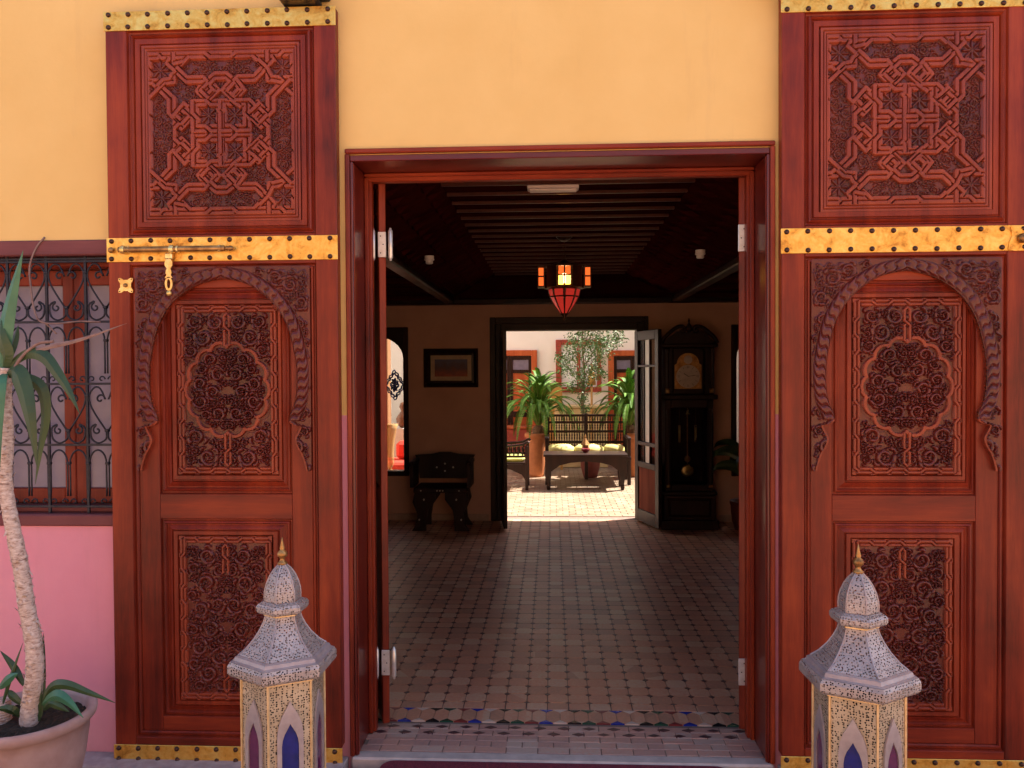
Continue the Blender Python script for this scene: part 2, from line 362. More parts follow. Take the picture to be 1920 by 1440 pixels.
# ================================================================ FLOOR
floor = struct(MB().box(-4.2, 4.9, .005, 12, -.1, -.006).build('floor', GROUT))
h = .105/2-.002; q = .017
octp = [(-h+q, -h), (h-q, -h), (h, -h+q), (h, h-q), (h-q, h), (-h+q, h), (-h, h-q), (-h, -h+q)]
octm = MB().slab(octp, -.012, 0).mesh('tile', TERRA)
dp = q-.003
insm = MB().slab([(0, -dp), (dp, 0), (0, dp), (-dp, 0)], -.012, -.0005).mesh('inset_tile', INSET)
cand = []
GX, GY, CE = -.0295, .58, .105
for j in range(0, 47):
    for i in range(-27, 31):
        x = GX+(i+.5)*CE; yy = GY+(j+.5)*CE
        if HX0+.06 < x < HX1-.06 and yy < BY+.2: cand.append((abs(x)*.55+yy, x, yy))
cand.sort(); far = MB(); fari = MB(); ns = 0
for k, (d, x, yy) in enumerate(cand):
    if k < 300: obj('tile', octm, floor, (x, yy, random.uniform(-.0012, .0008)), rot=(random.uniform(-.006, .006), random.uniform(-.006, .006), 0))
    else:
        z = random.uniform(-.0012, .0008); far.add([(x+a, yy+b, z) for a, b in octp], [tuple(range(8))])
    ix, iy = x-CE/2, yy-CE/2
    if k < 300: obj('inset_tile', insm, floor, (ix, iy, 0))
    else: fari.add([(ix, iy-dp, -.0005), (ix+dp, iy, -.0005), (ix, iy+dp, -.0005), (ix-dp, iy, -.0005)], [(0, 1, 2, 3)])
stuff(far.build('tile', TERRA, floor)); stuff(fari.build('inset_tile', INSET, floor))
# courtyard paving beyond the back door
cf = struct(MB().box(-4.2, 4.9, 5.65, 12, -.005, -.0035).build('courtyard_floor', GROUT))
ct = MB(); n = 0; tm = MB().box(-.072, .072, -.0475, .0475, -.01, 0, .003).mesh('paving_tile', COURT)
lst = []
for j in range(54):
    for i in range(-26, 29):
        x = GX+i*.15+(j % 2)*.075; yy = 5.75+j*.1
        if abs(x-.2) > 3.9 or yy > 10.5: continue
        lst.append((abs(x-.3)*2.5+yy, x, yy))
lst.sort()
for k, (d, x, yy) in enumerate(lst):
    if k < 300: obj('paving_tile', tm, cf, (x, yy, .006+random.uniform(-.0015, .001)))
    else: ct.box(x-.072, x+.072, yy-.0475, yy+.0475, -.004, .006+random.uniform(-.0015, .001))
stuff(ct.build('paving_tile', COURT, cf))
# glazed zigzag band behind the threshold
bandx = [-.92+k*.068 for k in range(28)]
tri1 = {c: MB().slab([(-.032, .0), (.032, .0), (0, .028)], -.01, 0).mesh('glazed_triangle', m) for c, m in GL.items()}
tri2 = {c: MB().slab([(-.032, .0), (0, -.028), (.032, .0)], -.01, 0).mesh('glazed_triangle', m) for c, m in GL.items()}
hexm = MB().slab([(-.0325, .032), (0, .003), (.0325, .032), (.0325, .116), (0, .144), (-.0325, .116)], -.01, 0).mesh('zigzag_tile', TERRA)
seq = ['black', 'green', 'red', 'blue', 'white']
for k, x in enumerate(bandx):
    c = seq[k % 5]
    obj('glazed_triangle', tri1[c], floor, (x, .350, .001)); obj('glazed_triangle', tri2[c], floor, (x, .494, .001))
    obj('zigzag_tile', hexm, floor, (x+.034, .349, random.uniform(-.001, .001)))
ht = MB().box(-.05, .05, -.037, .037, -.012, 0, .002).mesh('cut_tile', TERRA)
for i in range(-9, 10): obj('cut_tile', ht, floor, (GX+(i+.5)*CE, .538, random.uniform(-.001, .001)))
# threshold bricks and pale stone lip
bm_ = MB().box(-.068, .068, -.0265, .0265, -.012, 0, .002).mesh('threshold_brick', BRICK)
for r in range(5):
    for i in range(-6, 7):
        x = i*.14+(r % 2)*.07
        if -.86 < x < .93: obj('threshold_brick', bm_, floor, (x, .073+r*.0555, random.uniform(-.0015, .001)))
im = MB().slab([(0, -.016), (.03, 0), (0, .016), (-.03, 0)], -.01, .0015).mesh('threshold_inset', INSET)
for r, yy in enumerate((.23, .29)):
    for i in range(-7, 8):
        x = i*.115+(r*.05)
        if -.84 < x < .9: obj('threshold_inset', im, floor, (x, yy, 0))
lip = MB().box(-.878, .932, -.03, .041, -.05, .002, .008)
th = lip.build('threshold_stone', MARBLE); struct(th)

# door mat
mm, mnt, mb_ = new_mat('red_mat_fibre'); co = coords(mnt, (1, 1, 1), True); f = noise(mnt, co, 220, 3, .7)
r = ramp(mnt, f, [(.35, (.07, .006, .02)), (.65, (.26, .02, .045))]); mnt.links.new(r.outputs[0], mb_.inputs['Base Color']); mb_.inputs['Roughness'].default_value = .95; bump(mnt, mb_, f, 1, .006)
pts = []; x0, x1, y0, y1, rr = -.735, .735, -.85, -.036, .06
for cx, cyy, a0 in ((x1-rr, y1-rr, 0), (x0+rr, y1-rr, 90), (x0+rr, y0+rr, 180), (x1-rr, y0+rr, 270)):
    for k in range(7): a = R_(a0+15*k); pts.append((cx+rr*math.cos(a), cyy+rr*math.sin(a)))
tag(MB().slab(pts, -.021, -.002).build('door_mat', mm), 'dark red fibre mat with rounded corners before the doorway threshold', 'mat')

# ================================================================ DOORWAY FRAME
fr = thing('door_frame', 'deep reddish wooden frame lining the main doorway', 'door frame')
def jamb(sx, x):  # sx +1: left jamb (extends to +x)
    b = MB().box(x, x+sx*.020, -.022, -.0005, .002, OZ+.004, .004).build('architrave', WV, fr)
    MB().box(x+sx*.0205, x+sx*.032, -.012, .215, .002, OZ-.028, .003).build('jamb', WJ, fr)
    MB().box(x+sx*.0325, x+sx*.036, -.004, .004, .003, OZ-.035, .0015).build('bead', WV, fr)
    MB().box(x+sx*.0325, x+sx*.062, .216, .262, .003, OZ-.06, .004).build('door_stop', WV, fr)
    MB().box(x+sx*.0325, x+sx*.050, .198, .2155, .003, OZ-.048, .003).build('moulding', WV, fr)
jamb(1, -.884); jamb(-1, .938)
MB().box(-.8835, .9375, -.023, -.0005, OZ+.0045, OZ+.025, .004).build('architrave', WH, fr)
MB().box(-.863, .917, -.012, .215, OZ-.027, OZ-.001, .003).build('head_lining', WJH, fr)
MB().box(-.851, .905, .216, .262, OZ-.062, OZ-.028, .004).build('door_stop', WH, fr)
MB().box(-.851, .905, .196, .2155, OZ-.044, OZ-.028, .004).build('moulding', WH, fr)
lt = thing('lintel_lamp', 'slim pale box fixed under the middle of the doorway head', 'light fitting', (0, 0, 0))
MB().box(-.11, .13, .30, .38, OZ-.085, OZ-.068, .004).build('casing', simple('grey_plastic', (.25, .20, .19), None, .5), lt)
MB().box(-.10, .12, .31, .37, OZ-.092, OZ-.0855, .003).build('diffuser', simple('milky_plastic', (.40, .33, .30), None, .4), lt)

# thin inner doors, opened into the hall and seen edge on, with spring hinges
def inner_door(hx, sgn, side):
    d = thing('inner_door', 'narrow wooden inner door folded inwards at the %s jamb and seen edge on' % side, 'door', (hx, .27, 0), R_(-9*-sgn*-1 if 0 else 0))
    d.rotation_euler = (0, 0, R_(19*sgn))
    MB().box(-.016, .016, 0, .09, .02, 2.55, .003).build('stile', WV, d)
    MB().box(-.016, .016, .72, .81, .02, 2.55, .003).build('stile', WV, d)
    for z0, z1 in ((.02, .22), (1.0, 1.12), (2.43, 2.55)): MB().box(-.015, .015, .0905, .7195, z0, z1, .003).build('rail', WH, d)
    for z0, z1 in ((.2205, .9995), (1.1205, 2.4295)): MB().box(-.006, .006, .0905, .7195, z0, z1).build('panel', WJ, d)
    return d
dl = inner_door(-.785, 1, 'left'); dr = inner_door(.868, -1, 'right')
def hinge(d, z0, hgt, xs, side, pos):
    hobj = thing('spring_hinge', 'silver double spring hinge, %s, on the %s inner door' % (pos, side), 'hinge', (d.location.x, .27, z0), 0, 'silver spring hinges')
    s = 1 if side == 'left' else -1
    MB().box(-.019, .019, -.010, -.001, .006, hgt-.006, .002).build('plate', SILVER, hobj)
    for k, (dx, r, dy, ex) in enumerate(xs):
        pr = [(.001, -.012+ex), (r*.55, -.010+ex), (r*.6, -.003+ex), (r*.8, ex), (r, .003+ex), (r, hgt-.003+ex), (r*.8, hgt+ex), (r*.6, hgt+.003+ex), (r*.5, hgt+.010+ex), (.001, hgt+.012+ex)]
        MB().lathe(pr, (dx, dy, 0), 20).build('barrel', SILVER, hobj, smooth=True)
    MB().box(-.052*s-.01, -.052*s+.01, -.012, -.004, .004, hgt-.004, .002).build('leaf_plate', SILVER, hobj)
    sm = MB().ball((0, 0, 0), .003, 5).mesh('screw', DARKDOT, True)
    for zz in (.2, .5, .8): obj('screw', sm, hobj, (-.006*s*(1 if zz != .5 else -1), -.011, hgt*zz))
hinge(dl, 2.20, .13, [(.040, .0105, -.008, 0), (-.040, .009, -.010, 0)], 'left', 'upper')
hinge(dl, .245, .13, [(.040, .0105, -.008, 0), (-.040, .009, -.010, 0)], 'left', 'lower')
hinge(dr, 2.205, .135, [(.047, .0125, -.018, .012), (.026, .007, -.010, .0)], 'right', 'upper')
hinge(dr, .22, .135, [(.047, .0125, -.018, -.012), (.026, .007, -.010, .008)], 'right', 'lower')

# ================================================================ CARVED DOORS
def grid_mesh(name, X, Z, H, mat, y0, smooth=True, ids=None):
    """parametric height field: X, Z, H are (n, m) arrays; height H comes out of the plane y=y0 towards the street"""
    n, m = X.shape
    co = np.stack([X, y0-H, Z], -1).reshape(-1, 3).astype(np.float32)
    i = np.arange(n-1)[:, None]*m+np.arange(m-1)[None, :]
    q = np.stack([i, i+1, i+m+1, i+m], -1).reshape(-1, 4)
    me = bpy.data.meshes.new(name); me.vertices.add(len(co)); me.vertices.foreach_set('co', co.ravel())
    me.loops.add(q.size); me.loops.foreach_set('vertex_index', q.ravel().astype(np.int32))
    me.polygons.add(len(q)); me.polygons.foreach_set('loop_start', np.arange(0, q.size, 4, dtype=np.int32)); me.polygons.foreach_set('loop_total', np.full(len(q), 4, dtype=np.int32))
    me.polygons.foreach_set('use_smooth', np.full(len(q), smooth)); me.materials.append(mat)
    if ids is not None:      # two wood colours: lighter strapwork, darker ground and foliage
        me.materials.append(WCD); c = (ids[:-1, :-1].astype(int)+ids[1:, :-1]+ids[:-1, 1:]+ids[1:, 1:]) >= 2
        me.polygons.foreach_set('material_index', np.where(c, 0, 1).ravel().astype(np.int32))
    me.update(calc_edges=True); me.validate()
    return me
class Field:
    def __init__(s, X, Z, base): s.X, s.Z = X, Z; s.h = np.full(X.shape, base, float); s.id = np.zeros(X.shape, bool)
    def seg(s, a, b, pad):
        ax, az = a; bx, bz = b
        m = (s.X > min(ax, bx)-pad) & (s.X < max(ax, bx)+pad) & (s.Z > min(az, bz)-pad) & (s.Z < max(az, bz)+pad)
        idx = np.nonzero(m)
        if len(idx[0]) == 0: return None
        x, z = s.X[idx]-ax, s.Z[idx]-az; dx, dz = bx-ax, bz-az; L = dx*dx+dz*dz+1e-12
        t = (x*dx+z*dz)/L; tc = np.clip(t, 0, 1); d = np.hypot(x-tc*dx, z-tc*dz)
        return idx, t, d
    def ribbon(s, pts, w, top, groove, g, over=True):
        """flat strap of half width w with grooves of width g at its sides; later segments pass over earlier ones"""
        for a, b in zip(pts[:-1], pts[1:]):
            r = s.seg(a, b, w+g)
            if r is None: continue
            idx, t, d = r; h = s.h[idx]
            inn = d <= w; gr = (d > w) & (d < w+g) & (t > .0) & (t < 1.0)
            if over: h = np.where(gr, np.minimum(h, groove), h)
            edge = np.clip((w-d)/(w*.25), 0, 1)
            h = np.where(inn, top-(1-edge)*.0016, h); s.h[idx] = h; ii = s.id[idx]; ii[inn] = True; ii[gr] = False; s.id[idx] = ii
    def cord(s, pts, w, low, amp, g=0.0, taper=None):
        """round raised stroke"""
        n = len(pts)
        D = None
        xs = [p[0] for p in pts]; zs = [p[1] for p in pts]; pad = w+g
        m = (s.X > min(xs)-pad) & (s.X < max(xs)+pad) & (s.Z > min(zs)-pad) & (s.Z < max(zs)+pad)
        idx = np.nonzero(m)
        if len(idx[0]) == 0: return
        x, z = s.X[idx], s.Z[idx]; best = np.full(x.shape, 9.0); 
        for k, (a, b) in enumerate(zip(pts[:-1], pts[1:])):
            wk = w*(taper[k] if taper is not None else 1)
            dx, dz = b[0]-a[0], b[1]-a[1]; L = dx*dx+dz*dz+1e-12
            t = np.clip(((x-a[0])*dx+(z-a[1])*dz)/L, 0, 1)
            best = np.minimum(best, np.hypot(x-a[0]-t*dx, z-a[1]-t*dz)/wk)
        h = s.h[idx]
        if g > 0: h = np.where((best > 1) & (best < 1+g/w), np.minimum(h, low), h)
        top = low+amp*np.sqrt(np.clip(1-best**2, 0, 1)); h = np.where(best <= 1, np.maximum(top, np.where(best < .8, 0, h)), h); s.h[idx] = h

def spiral(cx, cz, r, turns, a0, d, k=22):
    return [(cx+r*(1-.82*i/k)*math.cos(a0+d*2*PI*turns*i/k), cz+r*(1-.82*i/k)*math.sin(a0+d*2*PI*turns*i/k)) for i in range(k+1)]
def arabesque(F, inside, box, rng, mir=None, rmax=.045, rmin=.014, tries=900, low=.001, amp=.007, wk=.2):
    """packed scrolls: circles filling the compartment, each a curl with leaf lobes, joined by tendrils"""
    x0, x1, z0, z1 = box; cs = []
    for k in range(tries):
        r = rmax-(rmax-rmin)*(k/tries)**.6; x = rng.uniform(x0, x1); z = rng.uniform(z0, z1)
        if not all(inside(x+r*.8*math.cos(a), z+r*.8*math.sin(a)) for a in (0, 1.57, 3.14, 4.71)): continue
        if mir is not None and x > mir-r*.6: continue
        if any(math.hypot(x-c[0], z-c[1]) < (r+c[2])*.90 for c in cs): continue
        cs.append((x, z, r))
    def both(pts, w, **kw):
        F.cord(pts, w, low, amp*kw.pop('s', 1), g=.0022, **kw)
        if mir is not None: F.cord([(2*mir-p[0], p[1]) for p in pts], w, low, amp*kw.pop('s', 1), g=.0022, **kw)
    for i, (x, z, r) in enumerate(cs):      # tendrils
        ds = sorted((math.hypot(x-c[0], z-c[1]), j) for j, c in enumerate(cs) if j != i)[:2]
        for d, j in ds:
            if j < i: continue
            c = cs[j]; mx, mz = (x+c[0])/2, (z+c[1])/2; ox, oz = -(c[1]-z)*.35, (c[0]-x)*.35
            pts = [(p.x, p.y) for p in smoothcurve([(x, z, 0), ((x+mx)/2+ox, (z+mz)/2+oz, 0), ((c[0]+mx)/2-ox, (c[1]+mz)/2-oz, 0), (c[0], c[1], 0)], 5)]
            both(pts, .0034)
    for i, (x, z, r) in enumerate(cs):
        a0 = rng.uniform(0, 2*PI); d = 1 if i % 2 else -1; wd = max(.0032, r*wk)
        if r > .011:
            both(spiral(x, z, r*.86, 1.35 if r > .02 else .9, a0, d), wd, taper=[1.15-.45*k/22 for k in range(22)])
        nl = 2 if r < .02 else 4
        for k in range(nl):                 # pointed lobes along the outside of the curl
            a = a0+d*(k+.5)*2*PI/nl; L = r*.55
            p0 = (x+r*.95*math.cos(a), z+r*.95*math.sin(a)); a2 = a+d*.9
            pts = [(p0[0]+L*t*math.cos(a2+d*t*.9), p0[1]+L*t*math.sin(a2+d*t*.9)) for t in (0, .33, .66, 1)]
            both(pts, max(.0032, r*.17), taper=[1.2, .9, .5], s=.85)
        if r > .024:                        # three petals in the eye
            for k in range(3):
                a = a0+k*2*PI/3; both([(x, z), (x+r*.3*math.cos(a), z+r*.3*math.sin(a))], r*.11, s=.7)

WL = 1.0; YF = -.060
def Lp(px, py): return (px-200)*.00233, 3.151-(py-52)*.002288   # photo point on the left door -> door coordinates

# ---- upper panel: interlaced strapwork
def upper_carving():
    x0, x1, z0, z1 = .158, .845, 2.324, 3.078
    nx, nz = 400, 440
    X, Z = np.meshgrid(np.linspace(x0, x1, nx), np.linspace(z0, z1, nz))
    F = Field(X, Z, .0015); cx, cz = (x0+x1)/2, (z0+z1)/2
    kx, kz = (x1-x0)/2/1180., (z1-z0)/2/1318.
    def inside(x, z): return abs(x-cx) < .305 and abs(z-cz) < .34
    rng = random.Random(3)
    # foliage compartments
    arabesque(F, inside, (cx-.31, cx, cz-.34, cz+.34), rng, cx, .028, .012, 4000, .0006, .0072, .15)
    def P(X8, Y8): return (1245-X8)*kx, (1368-Y8)*kz
    def star(X8, Y8, R8):
        for sx in (-1, 1):
            for sz in (-1, 1):
                a, b = P(X8, Y8); c = (cx+sx*a, cz+sz*b)
                m = (np.hypot(X-c[0], Z-c[1]) < R8*kx*1.25); F.h[m] = .0008
                for k in range(8):
                    an = k*PI/4; L = R8*kx*(1.0 if k % 2 == 0 else 1.15)
                    F.cord([(c[0]+L*.2*math.cos(an), c[1]+L*.2*math.sin(an)), (c[0]+L*.65*math.cos(an), c[1]+L*.65*math.sin(an)), (c[0]+L*math.cos(an), c[1]+L*math.sin(an))], .0056, .0006, .0078, .0016, taper=[.8, 1.0])
                F.cord([(c[0]-.001, c[1]), (c[0]+.001, c[1])], .0055, .001, .0085)
    star(330, 410, 115); star(1050, 1100, 110)
    w, g, top, gr = .0084, .0044, .0135, .0002
    L = []
    L.append([(1245, 175), (1085, 175), (1020, 240), (600, 240)])
    L.append([(1245, 240), (1085, 240), (1010, 175), (380, 175), (310, 240), (185, 240), (185, 380), (140, 400)])
    L.append([(130, 175), (300, 175), (365, 240), (480, 240)])
    L.append([(118, 1368), (118, 1130), (172, 1060), (172, 760)])
    L.append([(172, 1368), (172, 1130), (118, 1060), (118, 460), (185, 380)])
    L.append([(118, 175), (118, 360), (180, 450), (180, 560), (290, 560)])
    L.append([(545, 130), (545, 330)])
    L.append([(840, 235), (770, 235), (545, 455), (545, 610), (400, 610), (165, 830)])
    L.append([(130, 610), (215, 610), (350, 745), (460, 860), (460, 1060), (545, 1145), (545, 1368)])
    L.append([(450, 310), (600, 470), (735, 605), (985, 605), (885, 740), (1010, 880)])
    L.append([(545, 130), (545, 330), (670, 300), (560, 400)])
    L.append([(600, 385), (745, 530), (985, 530), (1085, 640), (1165, 560), (1245, 560)])
    L.append([(480, 610), (345, 640), (545, 830), (545, 1040), (600, 1110)])
    L.append([(480, 250), (440, 320), (545, 420), (480, 545), (380, 560), (310, 630)])
    L.append([(815, 1340), (815, 1180), (895, 1100), (895, 950), (1010, 950), (1090, 885), (1228, 885), (1228, 1000), (1195, 1050), (1195, 1262), (1100, 1262), (1010, 1340), (815, 1340)])
    L.append([(1150, 650), (1220, 735), (960, 985)]); L.append([(840, 1110), (650, 1305), (575, 1225)])
    L.append([(530, 1100), (670, 940), (790, 1050)])
    L.append([(895, 1262), (895, 1150), (815, 1060), (815, 885), (1020, 885), (1090, 950), (1195, 950), (1195, 1020), (1228, 1070), (1228, 1368)])
    L.append([(895, 1262), (1010, 1262), (1100, 1340), (1245, 1340)])
    L.append([(1000, 680), (1080, 760)]); L.append([(950, 740), (1030, 820)]); L.append([(1035, 650), (1110, 730), (1050, 790), (990, 730)])
    L.append([(590, 1110), (670, 1190)]); L.append([(650, 1050), (730, 1130)]); L.append([(680, 1040), (740, 1110), (670, 1170), (610, 1110)])
    for kx_, ky_ in ((1045, 735), (660, 1120)): L.append([(kx_-100, ky_), (kx_, ky_-100), (kx_+100, ky_), (kx_, ky_+100), (kx_-100, ky_)])
    L.append([(545, 1368), (545, 1290), (610, 1225)]); L.append([(1245, 480), (1160, 480), (1085, 540)]); L.append([(815, 885), (740, 960), (690, 910)])
    for k, pl in enumerate(L):
        for sx in (-1, 1):
            for sz in (-1, 1):
                pts = [(cx-sx*P(*p)[0], cz+sz*P(*p)[1]) for p in pl]
                segs = list(zip(pts[:-1], pts[1:]))
                F.ribbon(pts, w, top, gr, g)
    # alternate some crossings back the other way
    for k, pl in enumerate(L):
        for sx in (-1, 1):
            for sz in (-1, 1):
                pts = [(cx-sx*P(*p)[0], cz+sz*P(*p)[1]) for p in pl]
                for j, (a, b) in enumerate(zip(pts[:-1], pts[1:])):
                    if (j+k+(sx > 0)) % 3 == 0: F.ribbon([a, b], w, top, gr, g)
    # plain reeded border
    dxb = np.minimum(X-x0, x1-X); dzb = np.minimum(Z-z0, z1-Z); db = np.minimum(dxb, dzb)
    brd = np.where(db < .030, .0125-.008*((np.abs(db-.012) < .0018) | (np.abs(db-.024) < .0018)), 0)
    F.h = np.where(db < .030, brd, F.h)
    F.id |= db < .030
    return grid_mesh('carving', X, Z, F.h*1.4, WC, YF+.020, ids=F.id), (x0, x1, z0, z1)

def chain(F, x0, x1, z0, z1, off=.0078, per=.068, w=.0052, top=.0105):
    """two strands that swap places round a rectangle"""
    for (a, b) in (((x0, z0), (x1, z0)), ((x1, z0), (x1, z1)), ((x1, z1), (x0, z1)), ((x0, z1), (x0, z0))):
        L = math.hypot(b[0]-a[0], b[1]-a[1]); n = max(2, round(L/per)); ux, uz = (b[0]-a[0])/L, (b[1]-a[1])/L; nx, nz = -uz, ux
        for s in (-1, 1):
            pts = []; o = s*off; st = L/n
            for k in range(n):
                pts.append((k*st+(.12 if k else 0)*st, o)); pts.append(((k+1)*st-.16*st, o)); o = -o
            pts.append((L, o)); P2 = [(a[0]+ux*t+nx*v, a[1]+uz*t+nz*v) for t, v in pts]
            F.ribbon(P2, w, top, .0000, .0030)
        s = -1
def medallion_carving(x0, x1, z0, z1, lobes, rx, rz, seed, stems=True, rmax=.042, ring=True):
    nx = int((x1-x0)/.0018); nz = int((z1-z0)/.0018)
    X, Z = np.meshgrid(np.linspace(x0, x1, nx), np.linspace(z0, z1, nz)); F = Field(X, Z, .001)
    cx, cz = (x0+x1)/2, (z0+z1)/2; bw_ = .034; rng = random.Random(seed)
    def ell(x, z): return math.hypot((x-cx)/rx, (z-cz)/rz)
    arabesque(F, lambda x, z: x0+bw_ < x < x1-bw_ and z0+bw_ < z < z1-bw_ and (ell(x, z) > 1.1 or not ring), (x0+bw_, cx, z0+bw_, z1-bw_), rng, cx, rmax*1.15, .010, 1600, .0008, .0140, .2)
    if ring: arabesque(F, lambda x, z: ell(x, z) < .95, (cx-rx, cx, cz-rz, cz+rz), rng, cx, rmax*.9, .009, 3000, .0012, .0160, .22)
    pts = []
    for k in range(241):
        a = 2*PI*k/240+PI/2; s = 1+.11*abs(math.sin(lobes*(a-PI/2)/2))**.6-.04
        pts.append((cx+rx*s*math.cos(a), cz+rz*s*math.sin(a)))
    for a, b in (zip(pts[:-1], pts[1:]) if ring else ()):
        r = F.seg(a, b, .014)
        if r: 
            idx, t, d = r; h = F.h[idx]; h = np.where((d > .0070), np.where(h < .0118, np.minimum(h, .0002), h), h); F.h[idx] = np.where((d < .0070), .012, h); ii = F.id[idx]; ii[d < .0070] = True; F.id[idx] = ii
    if stems:
        for s in (-1, 1):
            e = z1-bw_ if s > 0 else z0+bw_; b0 = cz+s*rz*1.0; m = (b0+e)/2
            for q in (-1, 1):
                F.ribbon([(cx+q*.011, b0), (cx+q*.011, m-s*.008), (cx-q*.011, m+s*.012), (cx-q*.011, e-s*.015), (cx, e-s*.004)], .0052, .012, .0002, .0028)
    m = (np.minimum(X-x0, x1-X) < bw_-.004) | (np.minimum(Z-z0, z1-Z) < bw_-.004); F.h[m] = .0080; F.id[m] = True
    chain(F, x0+.017, x1-.017, z0+.017, z1-.017)
    F.id |= m
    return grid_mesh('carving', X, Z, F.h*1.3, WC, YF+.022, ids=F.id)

def arch_board(p0, seed):
    """spandrel board with a keyhole arch cut out: grid between the outer rectangle and the arch line"""
    half = [(259, 881), (262, 868), (268, 850), (276, 836), (279, 822), (272, 806), (270, 799), (284, 795), (290, 788), (288, 775), (281, 760), (277, 742), (275, 715), (275.5, 688), (279, 664), (284, 640), (291, 615), (300, 595), (310, 579), (322, 564), (338, 550), (356, 538), (373, 530), (392, 525), (414, 521.5)]
    half = [(.122+(px-251)*.00233, Lp(px, py)[1]) for px, py in half]
    cx = .5; sc = (cx-.122)/(cx-.122)
    hx = [(p[0], p[1]) for p in half]; m = half[-1][0]; k = (cx-.122)/(m-.122)
    hx = [(.122+(p[0]-.122)*k, p[1]) for p in hx]
    C = hx+[(1-p[0], p[1]) for p in hx[-2::-1]]
    P3 = smoothcurve([(a, b, 0) for a, b in C], 10)
    pts = np.array([(p.x, p.y) for p in P3]); L = np.r_[0, np.cumsum(np.hypot(*np.diff(pts, axis=0).T))]
    n = 800; t = np.linspace(0, L[-1], n); ix = np.interp(t, L, pts[:, 0]); iz = np.interp(t, L, pts[:, 1])
    # outer rectangle: left side up, across, right side down
    x0, x1, zb, zt = .119, .881, hx[0][1], 2.128
    # outward direction chosen radially from the arch centre above the springing, sideways below
    zc = 1.74; ox = np.empty(n); oz = np.empty(n)
    for i in range(n):
        if iz[i] <= zc: ox[i] = x0 if ix[i] < cx else x1; oz[i] = iz[i]
        else:
            dx, dz = ix[i]-cx, iz[i]-zc; f = 1e9
            if abs(dx) > 1e-6: f = min(f, (cx-x0)/abs(dx))
            if dz > 1e-6: f = min(f, (zt-zc)/dz)
            ox[i], oz[i] = cx+dx*f, zc+dz*f
    mseg = 84; s = np.linspace(0, 1, mseg)[None, :]**.8
    X = ix[:, None]*(1-s)+ox[:, None]*s; Z = iz[:, None]*(1-s)+oz[:, None]*s
    F = Field(X, Z, .0022); rng = random.Random(seed)
    F.h[:] = .001
    arabesque(F, lambda x, z: x > x0+.006 and z < zt-.006, (x0+.01, cx, zb, zt-.01), rng, cx, .040, .009, 4200, .0008, .0135, .2)
    # rope band along the arch line
    rw = .052; D = np.hypot(X-ix[:, None], Z-iz[:, None]); tt = np.broadcast_to(t[:, None], X.shape)
    zfade = (iz > hx[8][1])[:, None]
    dirn = np.where(t < L[-1]/2, 1, -1)[:, None]
    mid = L[-1]/2; ta = np.abs(tt-mid)
    u = D/rw; ph = (ta/.040)+1.25*(u-.5)+.30*np.sin(2*PI*u)
    fr_ = ph-np.floor(ph); ridge = np.sqrt(np.clip(1-(2*np.abs(fr_-.5))**2.6, 0, 1)); gl = np.minimum(u, 1-u)
    rope = .0005+.0150*ridge*np.clip(gl/.16, 0, 1)**.5
    F.h = np.where((u < 1) & zfade, rope, F.h)
    F.h = np.where((u >= 1) & (u < 1.10) & zfade, .0004, F.h)
    F.h = np.where((~zfade) & (D < .008), .008, F.h)
    for arr in (F.h,): arr[:, -1] = .0; 
    # cut edge going back from the arch line
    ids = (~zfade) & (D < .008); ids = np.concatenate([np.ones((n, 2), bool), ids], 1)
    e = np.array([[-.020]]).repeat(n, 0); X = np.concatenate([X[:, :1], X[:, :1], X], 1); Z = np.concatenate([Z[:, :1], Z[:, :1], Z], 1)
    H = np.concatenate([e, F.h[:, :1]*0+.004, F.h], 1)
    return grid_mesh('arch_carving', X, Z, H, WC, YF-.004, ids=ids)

print('carving...'); import time; t0 = time.time()
UP_ME, _ = upper_carving()
MED_ME = medallion_carving(.292, .732, 1.236, 1.966, 14, .172, .192, 11)
LOW_ME = medallion_carving(.290, .700, .253, .968, 12, .06, .20, 23, True, .040, False)
ARCH_ME = arch_board(None, 31)
print('carved', time.time()-t0)

